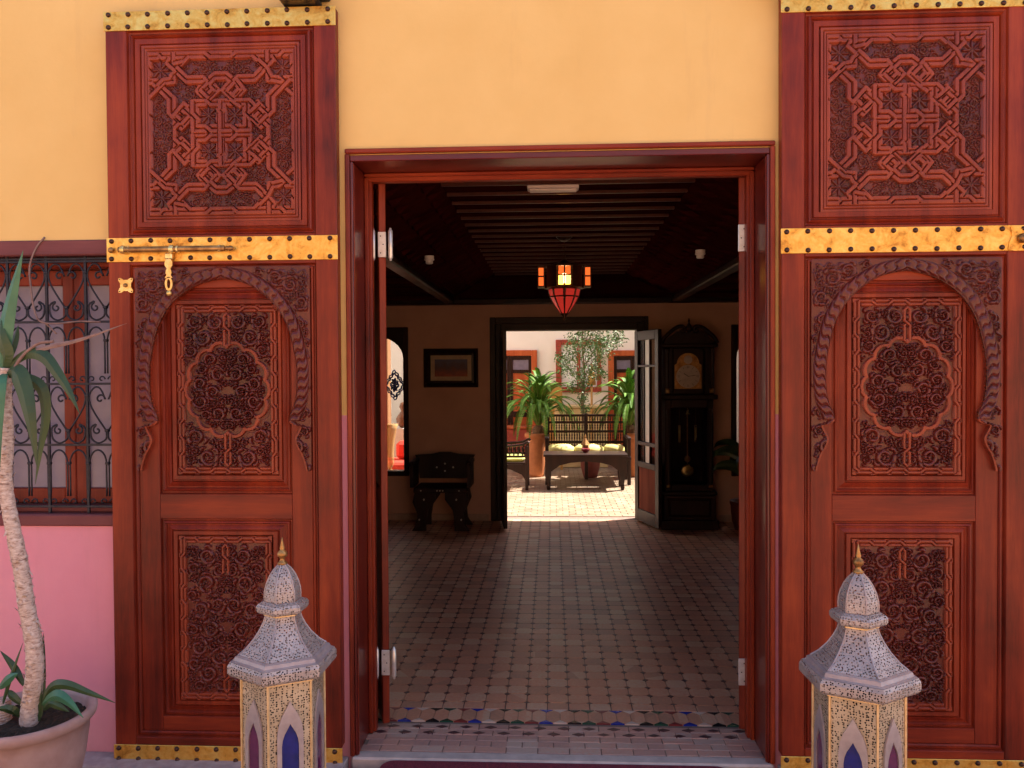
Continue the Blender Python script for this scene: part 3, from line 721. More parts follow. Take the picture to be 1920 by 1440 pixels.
STUD_ME = MB().lathe([(.0108, 0), (.0105, .003), (.0082, .007), (.0045, .0092), (.00001, .010)], (0, 0, 0), 12, 'y').mesh('stud', STUD, True)
for v in STUD_ME.vertices: v.co.y = -v.co.y
STUD_ME.flip_normals() if hasattr(STUD_ME, 'flip_normals') else None
def strap(d, z0, z1, name='brass_strap'):
    s = MB().box(-.005, 1.003, YF-.0045, YF-.0005, z0, z1, .0015).build(name, BRASS, d)
    for k in range(12):
        for zz in (z1-.014, z0+.014):
            obj('stud', STUD_ME, s, (.018+k*.0865+random.uniform(-.0015, .0015), YF-.0045, zz+random.uniform(-.0015, .0015)))
    return s
def carved_door(label, x0):
    d = thing('carved_door', label, 'door', (x0, 0, 0), 0, 'great carved doors folded back against the wall')
    MB().box(.0, .0945, YF, -.006, .055, 3.222, .004).build('stile', WV, d)
    MB().box(.9055, 1.0, YF, -.006, .055, 3.222, .004).build('stile', WV, d)
    for z0, z1 in ((3.14, 3.222), (2.139, 2.268), (.055, .092)): MB().box(.095, .905, YF+.0003, -.007, z0, z1, .003).build('rail', WH, d)
    # upper panel
    pr = [(0, YF+.001), (.004, YF+.010), (.010, YF+.012), (.015, YF+.002), (.021, YF-.004), (.026, YF+.004), (.029, YF+.012), (.032, YF+.012), (.035, YF+.003), (.055, YF+.003), (.058, YF+.010), (.061, YF+.020), (.066, YF+.020)]
    up = MB().mould(.095, .905, 2.268, 3.140, pr).build('upper_panel', WV, d)
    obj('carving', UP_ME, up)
    MB().box(.1605, .8425, YF+.0215, -.02, 2.3265, 3.0755).build('panel_back', WV, up)
    # middle field: recessed board with its own small frame
    MB().mould(.095, .905, .092, 2.139, [(0, YF+.001), (.005, YF+.014), (.010, YF+.014), (.013, YF+.006), (.019, YF+.004), (.023, YF+.010), (.0245, YF+.018)]).build('edge_moulding', WV, d)
    Y1 = YF+.012
    fx0, fx1 = .1195, .8805
    MB().box(fx0, .209, Y1, -.01, .117, 2.114, .002).build('inner_stile', WV, d)
    MB().box(.791, fx1, Y1, -.01, .117, 2.114, .002).build('inner_stile', WV, d)
    for z0, z1 in ((.117, .180), (1.042, 1.150), (2.040, 2.114)): MB().box(.2095, .7905, Y1+.0004, -.011, z0, z1, .002).build('inner_rail', WH, d)
    def raised(name, a, b, c, e, car, cx0, cx1, cz0, cz1):
        w_ = cx0-a
        pr = [(0, Y1+.001), (.004, Y1+.012), (.009, Y1+.012), (.013, Y1+.004), (.019, Y1+.001), (.023, Y1+.007), (.026, Y1+.014), (.030, Y1+.014), (w_-.032, Y1+.003), (w_-.029, Y1+.010), (w_-.026, Y1+.010), (w_-.022, Y1-.001), (w_-.006, Y1-.001), (w_-.003, Y1+.007), (w_, Y1+.0115)]
        # separate insets for x and z so that the mouldings meet the carved field
        loops = []
        for t, y in pr:
            f = t/w_; l, rr_, bt_, tp_ = a+(cx0-a)*f, b-(b-cx1)*f, c+(cz0-c)*f, e-(e-cz1)*f
            loops.append([(l, y, bt_), (rr_, y, bt_), (rr_, y, tp_), (l, y, tp_)])
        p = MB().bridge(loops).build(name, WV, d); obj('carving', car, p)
        MB().box(cx0-.002, cx1+.002, Y1+.0125, -.018, cz0-.002, cz1+.002).build('panel_back', WV, p); return p
    raised('middle_panel', .2095, .7905, 1.150, 2.040, MED_ME, .292, .732+.0, 1.236, 1.966)
    raised('lower_panel', .2095, .7905, .180, 1.042, LOW_ME, .290, .700, .253, .968)
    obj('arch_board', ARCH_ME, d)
    a = strap(d, 3.141, 3.223); b = strap(d, 2.153, 2.257); c = strap(d, -.018, .058)
    return d, b
LD, ls = carved_door('left carved door with arch panel, sliding bolt and hanging brass hasp', -1.909)
RD, rs = carved_door('right carved door with arch panel and plain brass strap, no bolt', .953)
RD['label'] = 'right carved door with arch panel and plain brass strap beside the right lantern'
# bolt, hasp and escutcheon of the left door
def rodx(xa, xb, r, z, y, mat, name, parent):
    return MB().lathe([(.00001, xa), (r*.8, xa), (r, xa+.003), (r, xb-.003), (r*.8, xb), (.00001, xb)], (0, y, z), 18, 'x').build(name, mat, parent, smooth=True)
bx = Lp(233, 466)[0]; bz = 2.2
bolt = rodx(.06, .525, .0125, 2.203, YF-.026, BRASSD, 'bolt', LD)
MB().lathe([(.00001, .525), (.008, .527), (.011, .533), (.009, .540), (.012, .546), (.010, .556), (.004, .561), (.00001, .562)], (0, YF-.026, 2.203), 16, 'x').build('bolt_tip', BRASSD, bolt, smooth=True)
MB().ball((.022, YF-.016, 2.203), .013, 8).build('knob', BRASSD, bolt, smooth=True)
for xx, r, wd in ((.078, .019, .018), (.105, .016, .008), (.292, .018, .02), (.318, .017, .01), (.50, .016, .014)):
    MB().lathe([(.00001, xx-wd/2), (r*.9, xx-wd/2), (r, xx-wd/4), (r, xx+wd/4), (r*.9, xx+wd/2), (.00001, xx+wd/2)], (0, YF-.022, 2.203), 18, 'x').build('collar', BRASSL, bolt, smooth=True)
MB().box(.263, .296, YF-.034, YF-.012, 2.158, 2.186, .005).build('hasp_mount', BRASSL, bolt)
hx, hz = .2795, 2.160
def hasp_shape():
    pr = [(0, .009), (.006, .013), (.016, .0165), (.027, .0165), (.036, .010), (.041, .007), (.047, .011), (.060, .013), (.066, .009), (.071, .011), (.080, .0165)]
    L = [(hx-w_, hz-t) for t, w_ in pr]; Rr = [(hx+w_, hz-t) for t, w_ in pr]
    return L, Rr
L, Rr = hasp_shape()
b = MB()
b.prism(L+Rr[::-1], YF-.030, YF-.024)
ring_o = [(hx+.0165*math.cos(a), hz-.105+.030*math.sin(a)) for a in [2*PI*k/28 for k in range(28)]]
ring_i = [(hx+.0075*math.cos(a), hz-.105+.020*math.sin(a)) for a in [2*PI*k/28 for k in range(28)]]
b2 = MB(); b2.bridge([[(x, YF-.024, z) for x, z in ring_i], [(x, YF-.030, z) for x, z in ring_i], [(x, YF-.030, z) for x, z in ring_o], [(x, YF-.024, z) for x, z in ring_o], [(x, YF-.024, z) for x, z in ring_i]])
hp = b.build('hasp', BRASSL, LD); b2.build('hasp_loop', BRASSL, hp)
MB().ball((hx, YF-.027, hz-.145), .0115, 8, 1.1).build('hasp_knob', BRASSL, hp, smooth=True)
ex, ez = Lp(233.5, 532); es = []
es = []
for k in range(4):
    t = -k*PI/2
    for x, z in [(-.010, .024), (.010, .024), (.014, .028), (.022, .032), (.031, .031), (.032, .022), (.028, .014)]: es.append((ex+x*math.cos(t)-z*math.sin(t), ez+x*math.sin(t)+z*math.cos(t)))
esc = MB().prism(es, YF-.006, YF-.0005).build('escutcheon', BRASSL, LD)
MB().lathe([(.009, 0), (.0085, -.006), (.005, -.009), (.00001, -.0095)], (ex, YF-.006, ez), 14, 'y').build('keyhole_boss', BRASSD, esc, smooth=True)
for q in ((1, 1), (1, -1), (-1, 1), (-1, -1)):
    obj('screw', MB().ball((0, 0, 0), .0028, 5).mesh('screw', DARKDOT, True), esc, (ex+q[0]*.026, YF-.007, ez+q[1]*.026))
# keeper on the right door's strap
kp = MB().prism([(.905, 2.158), (.93, 2.152), (.995, 2.154), (.995, 2.246), (.945, 2.240), (.915, 2.250), (.92, 2.215), (.91, 2.19)], YF-.009, YF-.0048).build('keeper_plate', BRASS, RD)
MB().lathe([(.020, 0), (.020, -.012), (.016, -.020), (.010, -.024), (.0001, -.026)], (.958, YF-.009, 2.202), 18, 'y').build('keeper_knob', BRASSD, kp, smooth=True)

# pivot blocks that carry the great doors
for nm, x in (('left', -1.035), ('right', .985)):
    p = thing('pivot_bracket', 'black pivot block above the inner top corner of the %s carved door' % nm, 'bracket', (x, 0, 0), 0)
    s = 1 if nm == 'left' else -1
    MB().box(-.10, .10, -.145, -.001, 3.262, 3.36, .012).build('block', BLACK, p)
    MB().box(-.055*s-.045, -.055*s+.115 if s > 0 else .0, -.125, -.01, 3.228, 3.2615, .010).build('pivot_lug', BLACK, p)

# ================================================================ WINDOW WITH IRON GRILLE
wn = thing('window', 'wooden casement window with frosted panes in the pink wall at the left edge', 'window')
MB().box(WX0, WX1, -.012, .10, 2.193, 2.261, .006).build('lintel', WP, wn)
MB().box(WX0, WX1, -.014, .10, 1.001, 1.052, .006).build('sill', WP, wn)
MB().box(WX0, WX1, .06, .145, 2.150, 2.1925, .006).build('head', WW, wn); MB().box(WX0, WX1, .05, .145, 1.0525, 1.075, .004).build('sill', WP, wn)
yy = .15
def cas(x0, x1, k):
    c = MB().box(x0, x0+.052, yy, yy+.04, 1.076, 2.149, .004).build('stile', WW, wn)
    MB().box(x1-.052, x1, yy, yy+.04, 1.076, 2.149, .004).build('stile', WW, wn)
    MB().box(x0+.0525, x1-.0525, yy+.001, yy+.039, 1.076, 1.145, .004).build('rail', WW, wn)
    MB().box(x0+.0525, x1-.0525, yy+.001, yy+.039, 2.080, 2.149, .004).build('rail', WW, wn)
    MB().box(x0+.0525, x1-.0525, yy+.022, yy+.026, 1.1455, 2.0795).build('pane', FROST, wn)
FROST = simple('frosted_glass_pane', (.20, .18, .29), (.26, .24, .36), .28, 0, 8, .05, coat=.3)
mx_ = at(140, 700, .15)[0]
cas(mx_+.001, mx_+.60, 0); cas(mx_-.60, mx_-.001, 1); cas(mx_-1.21, mx_-.602, 2)
MB().box(WX0, WX1, .195, .2, 1.05, 2.2).build('curtain', simple('lining', (.25, .22, .26), None, .9), wn)
gr = thing('window_grille', 'black wrought iron grille of hearts and arches over the left window', 'window grille', (0, 0, 0))
GYc = .022; per = at(163, 700, GYc)[0]-at(90, 700, GYc)[0]; gx = at(163, 700, GYc)[0]
rows = [at(90, y, GYc)[1] for y in (491, 604, 720, 834, 949)]
ztop, zbot = rows[0], rows[-1]
rail_m = MB().box(WX0+.02, WX1-.005, -.006, .006, -.005, .005, .001).mesh('rail', IRON)
for z in rows+[ztop-.012+.024]: obj('rail', rail_m, gr, (0, GYc, z))
barm = MB().box(-.0055, .0055, -.0055, .0055, zbot-.03, ztop+.03, .001).mesh('bar', IRON)
for k in range(-7, 2):
    if gx+k*per < WX1-.01: obj('bar', barm, gr, (gx+k*per, GYc, 0))
def sp(cx, cz, r, a0, turns, d, n=18): return [(cx+r*(1-.75*i/n)*math.cos(a0+d*2*PI*turns*i/n), 0, cz+r*(1-.75*i/n)*math.sin(a0+d*2*PI*turns*i/n)) for i in range(n+1)]
H = rows[0]-rows[1]; hw = per/2
def heart(s):
    # upper curl, over the shoulder, diagonal to the foot of the heart
    top = [(s*.012, 0, H*.80), (s*.020, 0, H*.70)]
    a = sp(s*.030, H*.76, .022, PI if s > 0 else 0, .95, -1 if s > 0 else 1)[::-1]
    path = a+[(s*(hw*.32), 0, H*.93), (s*hw*.62, 0, H*.955), (s*hw*.88, 0, H*.84), (s*hw*.86, 0, H*.68), (s*hw*.55, 0, H*.48), (s*.006, 0, H*.24)]
    return smoothcurve(path, 3)
def foot(s):
    a = sp(s*hw*.52, H*.24, .021, PI/2, 1.0, -s)[::-1]
    path = a[:-1]+[(s*hw*.60, 0, H*.34), (s*hw*.86, 0, H*.27), (s*hw*.80, 0, H*.10), (s*hw*.45, 0, H*.03), (s*.006, 0, H*.10), (s*.004, 0, H*.24)]
    return smoothcurve(path, 3)
hm = [MB().tube(heart(s), .0042, 6).mesh('scroll', IRON, True) for s in (1, -1)]
fm = [MB().tube(foot(s), .0042, 6).mesh('scroll', IRON, True) for s in (1, -1)]
def archp(s):
    q = hw/2; pts = [(s*hw-s*.004, 0, .045), (s*hw-s*.006, 0, H*.3), (s*hw-s*.006, 0, H*.66)]
    pts += [(s*q+q*.88*math.cos(a)*s, 0, H*.70+H*.24*math.sin(a)) for a in [PI*k/10 for k in range(11)]]
    pts += [(s*.006, 0, H*.66), (s*.006, 0, H*.3), (s*.006, 0, .045)]
    return pts
am = [MB().tube(archp(s), .0042, 6).mesh('arch_bar', IRON, True) for s in (1, -1)]
cm = [MB().tube(sp(s*.022, .020, .016, 0 if s < 0 else PI, .8, -s, 10), .0034, 6).mesh('curl', IRON, True) for s in (1, -1)]
colm = MB().box(-.009, .009, -.009, .009, -.006, .006, .002).mesh('collar', IRON)
for k in range(-6, 2):
    cx = gx+(k-.5)*per
    if cx > WX1+.05: continue
    for r in (0, 2):
        for m in hm+fm: obj('scroll', m, gr, (cx, GYc, rows[r+1]))
        obj('collar', colm, gr, (cx, GYc, rows[r+1]+H*.24)); obj('collar', colm, gr, (cx-hw, GYc, rows[r+1]+H*.82))
    for r in (1, 3):
        for m in am: obj('arch_bar', m, gr, (cx, GYc, rows[r+1]))
        for m in cm:
            obj('curl', m, gr, (cx, GYc, rows[r+1])); obj('curl', m, gr, (cx-hw, GYc, rows[r+1]))
        for xx in (cx, cx-hw): obj('collar', colm, gr, (xx, GYc, rows[r+1]+H*.72))

# ================================================================ POTTED YUCCA
PY = -.56
px_, _ = at(50, 1352, PY); pz = .415
CLAY = simple('weathered_clay', (.34, .21, .20), (.50, .35, .34), .85, 0, 9, .4, detail=8)
pot = thing('flower_pot', 'wide weathered clay pot with thick rim under the tall yucca', 'flower pot', (px_, PY, -.02))
zz = pz+.02; R = .235
prof = [(.001, 0), (.13, 0), (.14, .01), (.165, .12), (.195, .25), (.208, zz-.09), (.210, zz-.05), (.222, zz-.044), (.234, zz-.03), (.238, zz-.012), (.232, zz), (.222, zz+.002), (.208, zz-.004), (.203, zz-.02), (.20, zz-.06), (.001, zz-.062)]
MB().lathe(prof, (0, 0, 0), 48).build('body', CLAY, pot, smooth=True)
sb = MB(); rng = random.Random(2)
n = 26
grid = []
for i in range(n):
    for j in range(n):
        x, y = (i/(n-1)-.5)*.398, (j/(n-1)-.5)*.398; rr = math.hypot(x, y)
        if rr > .199: x *= .199/rr; y *= .199/rr
        grid.append((x, y, zz-.052+rng.uniform(0, .016)))
sb.add(grid, [(i*n+j, (i+1)*n+j, (i+1)*n+j+1, i*n+j+1) for i in range(n-1) for j in range(n-1)])
SOIL = simple('dark_potting_soil', (.012, .007, .005), (.05, .03, .02), .95, 0, 120, 1)
sb.build('soil', SOIL, pot)
bk, bnt, bb = new_mat('pale_yucca_bark'); co = coords(bnt, (1, 1, 2.6), True); f = noise(bnt, co, 45, 6, .7, .5)
r = ramp(bnt, f, [(.3, (.16, .08, .06)), (.45, (.55, .40, .34)), (.65, (.80, .68, .62))]); bnt.links.new(r.outputs[0], bb.inputs['Base Color']); bb.inputs['Roughness'].default_value = .85; bump(bnt, bb, f, .9, .006)
YLEAF = simple('yucca_leaf', (.022, .05, .018), (.05, .09, .028), .42, 0, 12, .1, stretch=(1, 1, .15))
YLEAFB = simple('pale_yucca_leaf', (.03, .13, .075), (.06, .19, .10), .42, 0, 12, .1)
DRY = simple('dry_stem', (.18, .10, .09), (.28, .18, .16), .7, 0, 30, .2)
yu = thing('yucca_plant', 'tall pale trunked yucca with hanging sword leaves before the grille window', 'plant', (px_, PY, 0))
o0 = Vector((px_, PY, 0))
tp = [atp(x, y, PY)-o0 for x, y in ((50, 1412), (54, 1370), (58, 1320), (65, 1262), (63, 1205), (50, 1135), (39, 1062), (23, 985), (10, 905), (13, 825), (10, 745), (12, 690))]
tc = smoothcurve(tp, 8); m = len(tc)
rs = []
for i, p in enumerate(tc):
    f = i/(m-1); rs.append((.037-.016*f**.8)*(1+.045*math.sin(i*2.3)+.03*random.uniform(-1, 1)))
MB().tube(tc, rs, 16).build('trunk', bk, yu, smooth=True)
fl = MB(); rg = random.Random(6)
for k in range(170):
    i = rg.randrange(m//5, m-3) if rg.random() < .75 else rg.randrange(0, m-3); i = min(i, len(tc)-2); p = tc[i]; a = rg.uniform(0, 2*PI); rr = rs[min(i, len(rs)-1)] if i < len(rs) else .025
    rr = .037-.016*(i/(len(tc)-1))**.8
    d = Vector((math.cos(a), math.sin(a), 0)); t = Vector((-math.sin(a), math.cos(a), 0)); q = p+d*rr*.98; L_ = rg.uniform(.010, .024); e = q+d*L_*rg.uniform(.25, .8)+Vector((0, 0, L_*rg.choice((-1, 1, 1))*.7))
    fl.add([q-t*.008, q+t*.008, e+t*.002, e-t*.002], [(0, 1, 2, 3)])
stuff(fl.build('bark_flakes', bk, yu))
def blade(mb, pts, wmax, fold=.25, tipw=.02, side=None, peak=.35):
    c = smoothcurve(pts, 5); m = len(c); vs = []
    for i, p in enumerate(c):
        t = i/(m-1); wd = wmax*(min(1, (t/peak)**.6*.6+.4) if t < peak else max(tipw, 1-((t-peak)/(1-peak))**1.8))
        tg = (c[min(i+1, m-1)]-c[max(i-1, 0)]).normalized(); s = side or tg.cross(Vector((0, -1, .2))).normalized(); s = (s-tg*s.dot(tg)).normalized(); nn = tg.cross(s)
        vs += [p-s*wd/2, p-nn*wd*fold, p+s*wd/2]
    fs = [(i*3+k, i*3+k+1, i*3+4+k, i*3+3+k) for i in range(m-1) for k in (0, 1)]
    mb.add(vs, fs)
    # thickness
    b = len(mb.v)-len(vs); off = [tuple(Vector(v)+Vector((0, .0012, 0))) for v in vs]; mb.add(off, [f[::-1] for f in fs]); return mb
leaves = [([(5, 700, 0), (8, 640, -.01), (22, 560, -.02), (43, 470, -.03)], .062, YLEAFB, None), ([(6, 690, 0), (-8, 620, 0), (-14, 540, .02)], .05, YLEAFB, None),
          ([(15, 690, 0), (60, 660, -.03), (150, 637, -.08), (238, 606, -.12)], .018, DRY, None),
          ([(12, 690, 0), (50, 664, -.02), (82, 668, -.05), (108, 700, -.07), (130, 735, -.09), (150, 777, -.10)], .046, YLEAF, None),
          ([(15, 700, 0), (32, 697, -.04), (46, 730, -.06), (58, 790, -.08), (70, 880, -.08)], .068, YLEAF, None),
          ([(15, 705, 0), (45, 708, .02), (78, 728, .03), (86, 780, .03), (76, 840, .02), (66, 908, .01)], .045, YLEAF, None),
          ([(10, 700, 0), (0, 720, -.05), (-4, 800, -.07), (-2, 900, -.08)], .05, YLEAFB, None), ([(10, 690, 0), (28, 640, .03), (34, 610, .04)], .03, YLEAF, None),
          ([(10, 700, 0), (-20, 680, 0), (-60, 700, .02), (-90, 780, .03)], .05, YLEAF, None), ([(8, 690, 0), (14, 665, -.02), (4, 630, -.03), (2, 600, -.02)], .05, YLEAF, None),
          ([(72, 1352, 0), (70, 1300, 0), (73, 1230, 0), (70, 1160, 0)], .034, YLEAF, None), ([(76, 1345, 0), (80, 1290, .02), (81, 1230, .03), (81, 1187, .03)], .022, YLEAF, None),
          ([(80, 1318, 0), (98, 1288, -.03), (125, 1284, -.06), (165, 1298, -.08), (216, 1318, -.10)], .036, YLEAF, None),
          ([(80, 1320, 0), (105, 1304, -.05), (128, 1315, -.08), (156, 1346, -.10)], .042, YLEAFB, None),
          ([(82, 1330, 0), (95, 1318, -.03), (112, 1325, -.05), (130, 1335, -.06)], .032, YLEAF, None),
          ([(45, 1285, 0), (25, 1250, .02), (0, 1220, .03)], .030, YLEAF, None), ([(5, 1320, 0), (20, 1270, 0), (43, 1205, .02)], .016, YLEAF, None),
          ([(40, 1320, 0), (20, 1302, .0), (12, 1296, .02)], .030, YLEAF, None), ([(0, 1290, 0), (18, 1272, -.02), (34, 1262, -.03)], .034, YLEAFB, None),
          ([(42, 1345, 0), (20, 1330, -.03), (-10, 1328, -.05)], .035, YLEAF, None)]
for pts, wd, mt, sd_ in leaves:
    b = MB(); blade(b, [atp(x, y, PY+d)-o0 for x, y, d in pts], wd); b.build('leaf', mt, yu, smooth=False)
b = MB(); b.tube(smoothcurve([atp(x, y, PY-.03)-o0 for x, y in ((22, 700), (40, 670), (70, 645), (100, 640))], 5), .006, 6); b.build('dry_stem', DRY, yu, smooth=True)
b = MB(); b.tube(smoothcurve([atp(x, y, .0)+Vector((0, -.015, 0))-o0 for x, y in ((88, 446), (72, 466), (60, 500), (62, 540), (68, 580), (80, 603), (110, 607), (150, 603), (192, 604))], 6), .0042, 6); b.tube(smoothcurve([atp(x, y, -.01)-o0 for x, y in ((78, 600), (92, 612), (106, 626))], 4), .004, 6)
b.build('dry_tendril', DRY, yu, smooth=True)
y2 = thing('yucca_stump', 'short ringed second yucca stem in the clay pot at the left edge', 'plant', tuple(atp(4, 1400, PY+.02)))
b = MB(); pr = []
for i in range(40): z = i*.0045; pr.append((.036-.008*i/40+(.004 if i % 2 else 0), z))
MB().lathe(pr, (0, 0, 0), 20).build('stem', bk, y2, smooth=False)

# ================================================================ PIERCED METAL LANTERNS
def pierced(name, scale, thr, c0, c1):
    m, nt, b = new_mat(name); co = coords(nt, (1, 1, 1)); f = noise(nt, co, 16, 5, .6)
    r = ramp(nt, f, [(.3, c0), (.7, c1)]); nt.links.new(r.outputs[0], b.inputs['Base Color'])
    b.inputs['Metallic'].default_value = .35; b.inputs['Roughness'].default_value = .48
    v = N(nt, 'ShaderNodeTexVoronoi'); v.inputs['Scale'].default_value = scale; v.inputs['Randomness'].default_value = .55; nt.links.new(co, v.inputs['Vector'])
    lt = N(nt, 'ShaderNodeMath', operation='LESS_THAN'); nt.links.new(v.outputs['Distance'], lt.inputs[0]); lt.inputs[1].default_value = thr
    tr = N(nt, 'ShaderNodeBsdfTransparent'); mx = N(nt, 'ShaderNodeMixShader'); nt.links.new(lt.outputs[0], mx.inputs[0]); nt.links.new(b.outputs[0], mx.inputs[1]); nt.links.new(tr.outputs[0], mx.inputs[2])
    nt.links.new(mx.outputs[0], nt.nodes['Material Output'].inputs[0])
    bump(nt, b, v.outputs['Distance'], .35, .003)
    return m
PIE = pierced('pierced_tin', 145, .35, (.30, .26, .27), (.46, .41, .42))
PIEG = pierced('pierced_gilt_tin', 140, .36, (.38, .31, .23), (.52, .44, .34))
TIN = simple('dull_tin', (.29, .25, .28), (.42, .37, .40), .45, .35, 22, .2)
GILT = simple('gilded_edge', (.6, .42, .22), (.8, .6, .36), .4, .5, 30, .15)
INK = simple('lantern_inside', (.02, .018, .02), None, .9)
GLB = simple('blue_lantern_glass', (.01, .015, .12), (.015, .02, .2), .12, 0, 30, .1, coat=.5)
GLV = simple('violet_lantern_glass', (.07, .01, .06), (.11, .015, .08), .12, 0, 30, .1, coat=.5)
def hexring(r, z, rot): return [(r*math.sin(rot+k*PI/3), -r*math.cos(rot+k*PI/3), z) for k in range(6)]
def hexsh(prof, rot): return MB().bridge([hexring(r, z, rot) for r, z in prof])
def lantern(label, x, y, s, rotdeg):
    L = thing('floor_lantern', label, 'lantern', (x, y, -.022), 0, 'pierced metal floor lanterns'); rot = R_(rotdeg); L.scale = (1, 1, 1)
    R = .130*s
    def q(l): return [(r*s, z*s) for r, z in l]
    hexsh(q([(.150, 0), (.160, .0), (.160, .035), (.150, .045), (.138, .055), (.132, .062)]), rot).build('base', TIN, L)
    hexsh(q([(.129, .0625), (.129, .798)]), rot).build('body', PIEG, L)
    MB().lathe([(.0, 0)]*0 or [(.116*s, .07*s), (.116*s, .78*s)], (0, 0, 0), 6, 'z', rot-PI/2).build('lining', INK, L)
    # corner posts
    for k in range(6):
        a = rot+k*PI/3; cx, cyy = .1305*s*math.sin(a), -.1305*s*math.cos(a)
        MB().tube([(cx, cyy, .063*s), (cx, cyy, .798*s)], .0042*s, 6).build('corner_rib', GILT, L)
    # ogee arch on every face
    def ogee(w_, h0, h1):
        P = [(-w_, h0), (-w_, h1-w_*3.4), (-w_*1.0, h1-w_*2.6), (-w_*.9, h1-w_*1.9), (-w_*.66, h1-w_*1.2), (-w_*.4, h1-w_*.75), (-w_*.15, h1-w_*.3), (0, h1)]
        return P+[(-a, b) for a, b in P[-2::-1]]
    op, ip = ogee(.040*s, .075*s, .74*s), ogee(.026*s, .09*s, .67*s)
    ap = .129*s*math.cos(PI/6)
    am_ = MB(); n = len(op)
    lo = [[(a, -ap-.001, b) for a, b in op], [(a, -ap-.007*s, b) for a, b in op], [(a, -ap-.007*s, b) for a, b in ip], [(a, -ap-.001, b) for a, b in ip]]
    am_.bridge(lo)
    me = am_.mesh('arch_surround', TIN); gm = {c: MB().add([(a, -ap-.003, b) for a, b in ip]+[(a, -ap-.0015, b) for a, b in ip], [tuple(range(n)), tuple(range(2*n-1, n-1, -1))]+[(i, i+n, (i+1) % n+n, (i+1) % n) for i in range(n)]).mesh('glass_pane', mt) for c, mt in (('b', GLB), ('v', GLV))}
    for k in range(6):
        a = rot+(k+.5)*PI/3
        o = obj('arch_surround', me, L); o.rotation_euler = (0, 0, a)
        obj('glass_pane', gm['b' if k % 2 == LANT[0] else 'v'], o)
    hexsh(q([(.120, .794), (.140, .795), (.140, .799), (.132, .803)]), rot).build('cornice', GILT, L)
    ev = hexsh(q([(.128, .799), (.164, .806), (.172, .815), (.172, .838), (.165, .850)]), rot).build('eave', PIE, L)
    hexsh(q([(.1645, .8505), (.153, .854), (.149, .864), (.138, .868)]), rot).build('eave_step', TIN, L)
    sk = [(.1375, .8685), (.114, .886), (.089, .913), (.071, .940), (.059, .964), (.054, .982)]
    hexsh(q(sk), rot).build('roof', PIE, L)
    for k in range(6):
        a = rot+k*PI/3; MB().tube([(r*s*math.sin(a), -r*s*math.cos(a), z*s) for r, z in sk], .003*s, 6).build('roof_rib', TIN, L)
    hexsh(q([(.050, .981), (.060, .984), (.060, .988)]), rot).build('neck_trim', GILT, L)
    hexsh(q([(.056, .9885), (.078, .994), (.083, 1.002), (.083, 1.014), (.077, 1.022), (.060, 1.028)]), rot).build('upper_eave', PIE, L)
    dm = [(.0565, 1.0285), (.0575, 1.044), (.056, 1.062), (.050, 1.085), (.040, 1.108), (.028, 1.126), (.016, 1.138), (.012, 1.142)]
    hexsh(q(dm), rot).build('dome', PIE, L)
    for k in range(6):
        a = rot+k*PI/3; MB().tube([(r*s*math.sin(a), -r*s*math.cos(a), z*s) for r, z in dm], .0024*s, 6).build('dome_rib', TIN, L)
    fp = [(.014, 1.141), (.016, 1.146), (.011, 1.150), (.0075, 1.156), (.008, 1.162), (.015, 1.168), (.0165, 1.176), (.012, 1.184), (.0065, 1.188), (.0085, 1.194), (.006, 1.202), (.0035, 1.214), (.0012, 1.228)]
    MB().lathe(q(fp), (0, 0, 0), 18).build('finial', BRASSD, L, smooth=True)
    return L
LANT = [0]
lx, _ = at(531, 1200, -.99); lantern('grey pierced metal floor lantern with brass finial before the left carved door', lx, -.99, .965, -122)
LANT = [1]
lx, _ = at(1609, 1200, -1.05); lantern('grey pierced metal floor lantern with brass finial before the right carved door', lx, -1.05, .965, -117)

# ================================================================ HALL
# ---- back doorway and its glazed leaves
bf = thing('back_door_frame', 'dark wooden frame round the doorway to the bright courtyard', 'door frame')
MB().box(DX0-.065, DX0-.001, BY-.03, BY-.001, .001, DZ+.07, .006).build('architrave', WD, bf); MB().box(DX1+.001, DX1+.05, BY-.03, BY-.001, .001, DZ+.07, .006).build('architrave', WD, bf)
MB().box(DX0-.0005, DX1+.0005, BY-.031, BY-.001, DZ+.001, DZ+.069, .006).build('architrave', WD, bf)
MB().box(DX0, DX0+.06, BY-.02, BY+.22, .001, DZ-.001, .005).build('jamb', WD, bf); MB().box(DX1-.075, DX1, BY-.02, BY+.22, .001, DZ-.001, .005).build('jamb', WD, bf)
MB().box(DX0+.0605, DX1-.0755, BY-.02, BY+.22, DZ-.075, DZ-.001, .005).build('head', WD, bf)
def glass_mat(name, col=(1, 1, 1), rough=.02, alpha=.25):
    m, nt, b = new_mat(name); b.inputs['Base Color'].default_value = (*(col if alpha > .3 else (0, 0, 0)), 1); b.inputs['Roughness'].default_value = rough
    tr = N(nt, 'ShaderNodeBsdfTransparent'); mx = N(nt, 'ShaderNodeMixShader'); mx.inputs[0].default_value = alpha; tr.inputs[0].default_value = (*[.6+.4*c for c in col], 1)
    nt.links.new(tr.outputs[0], mx.inputs[1]); nt.links.new(b.outputs[0], mx.inputs[2]); nt.links.new(mx.outputs[0], nt.nodes['Material Output'].inputs[0]); return m
GLASS = glass_mat('clear_glass', (.8, .8, .78), .03, .15); MILK = glass_mat('milky_glass', (.85, .82, .74), .25, .85)
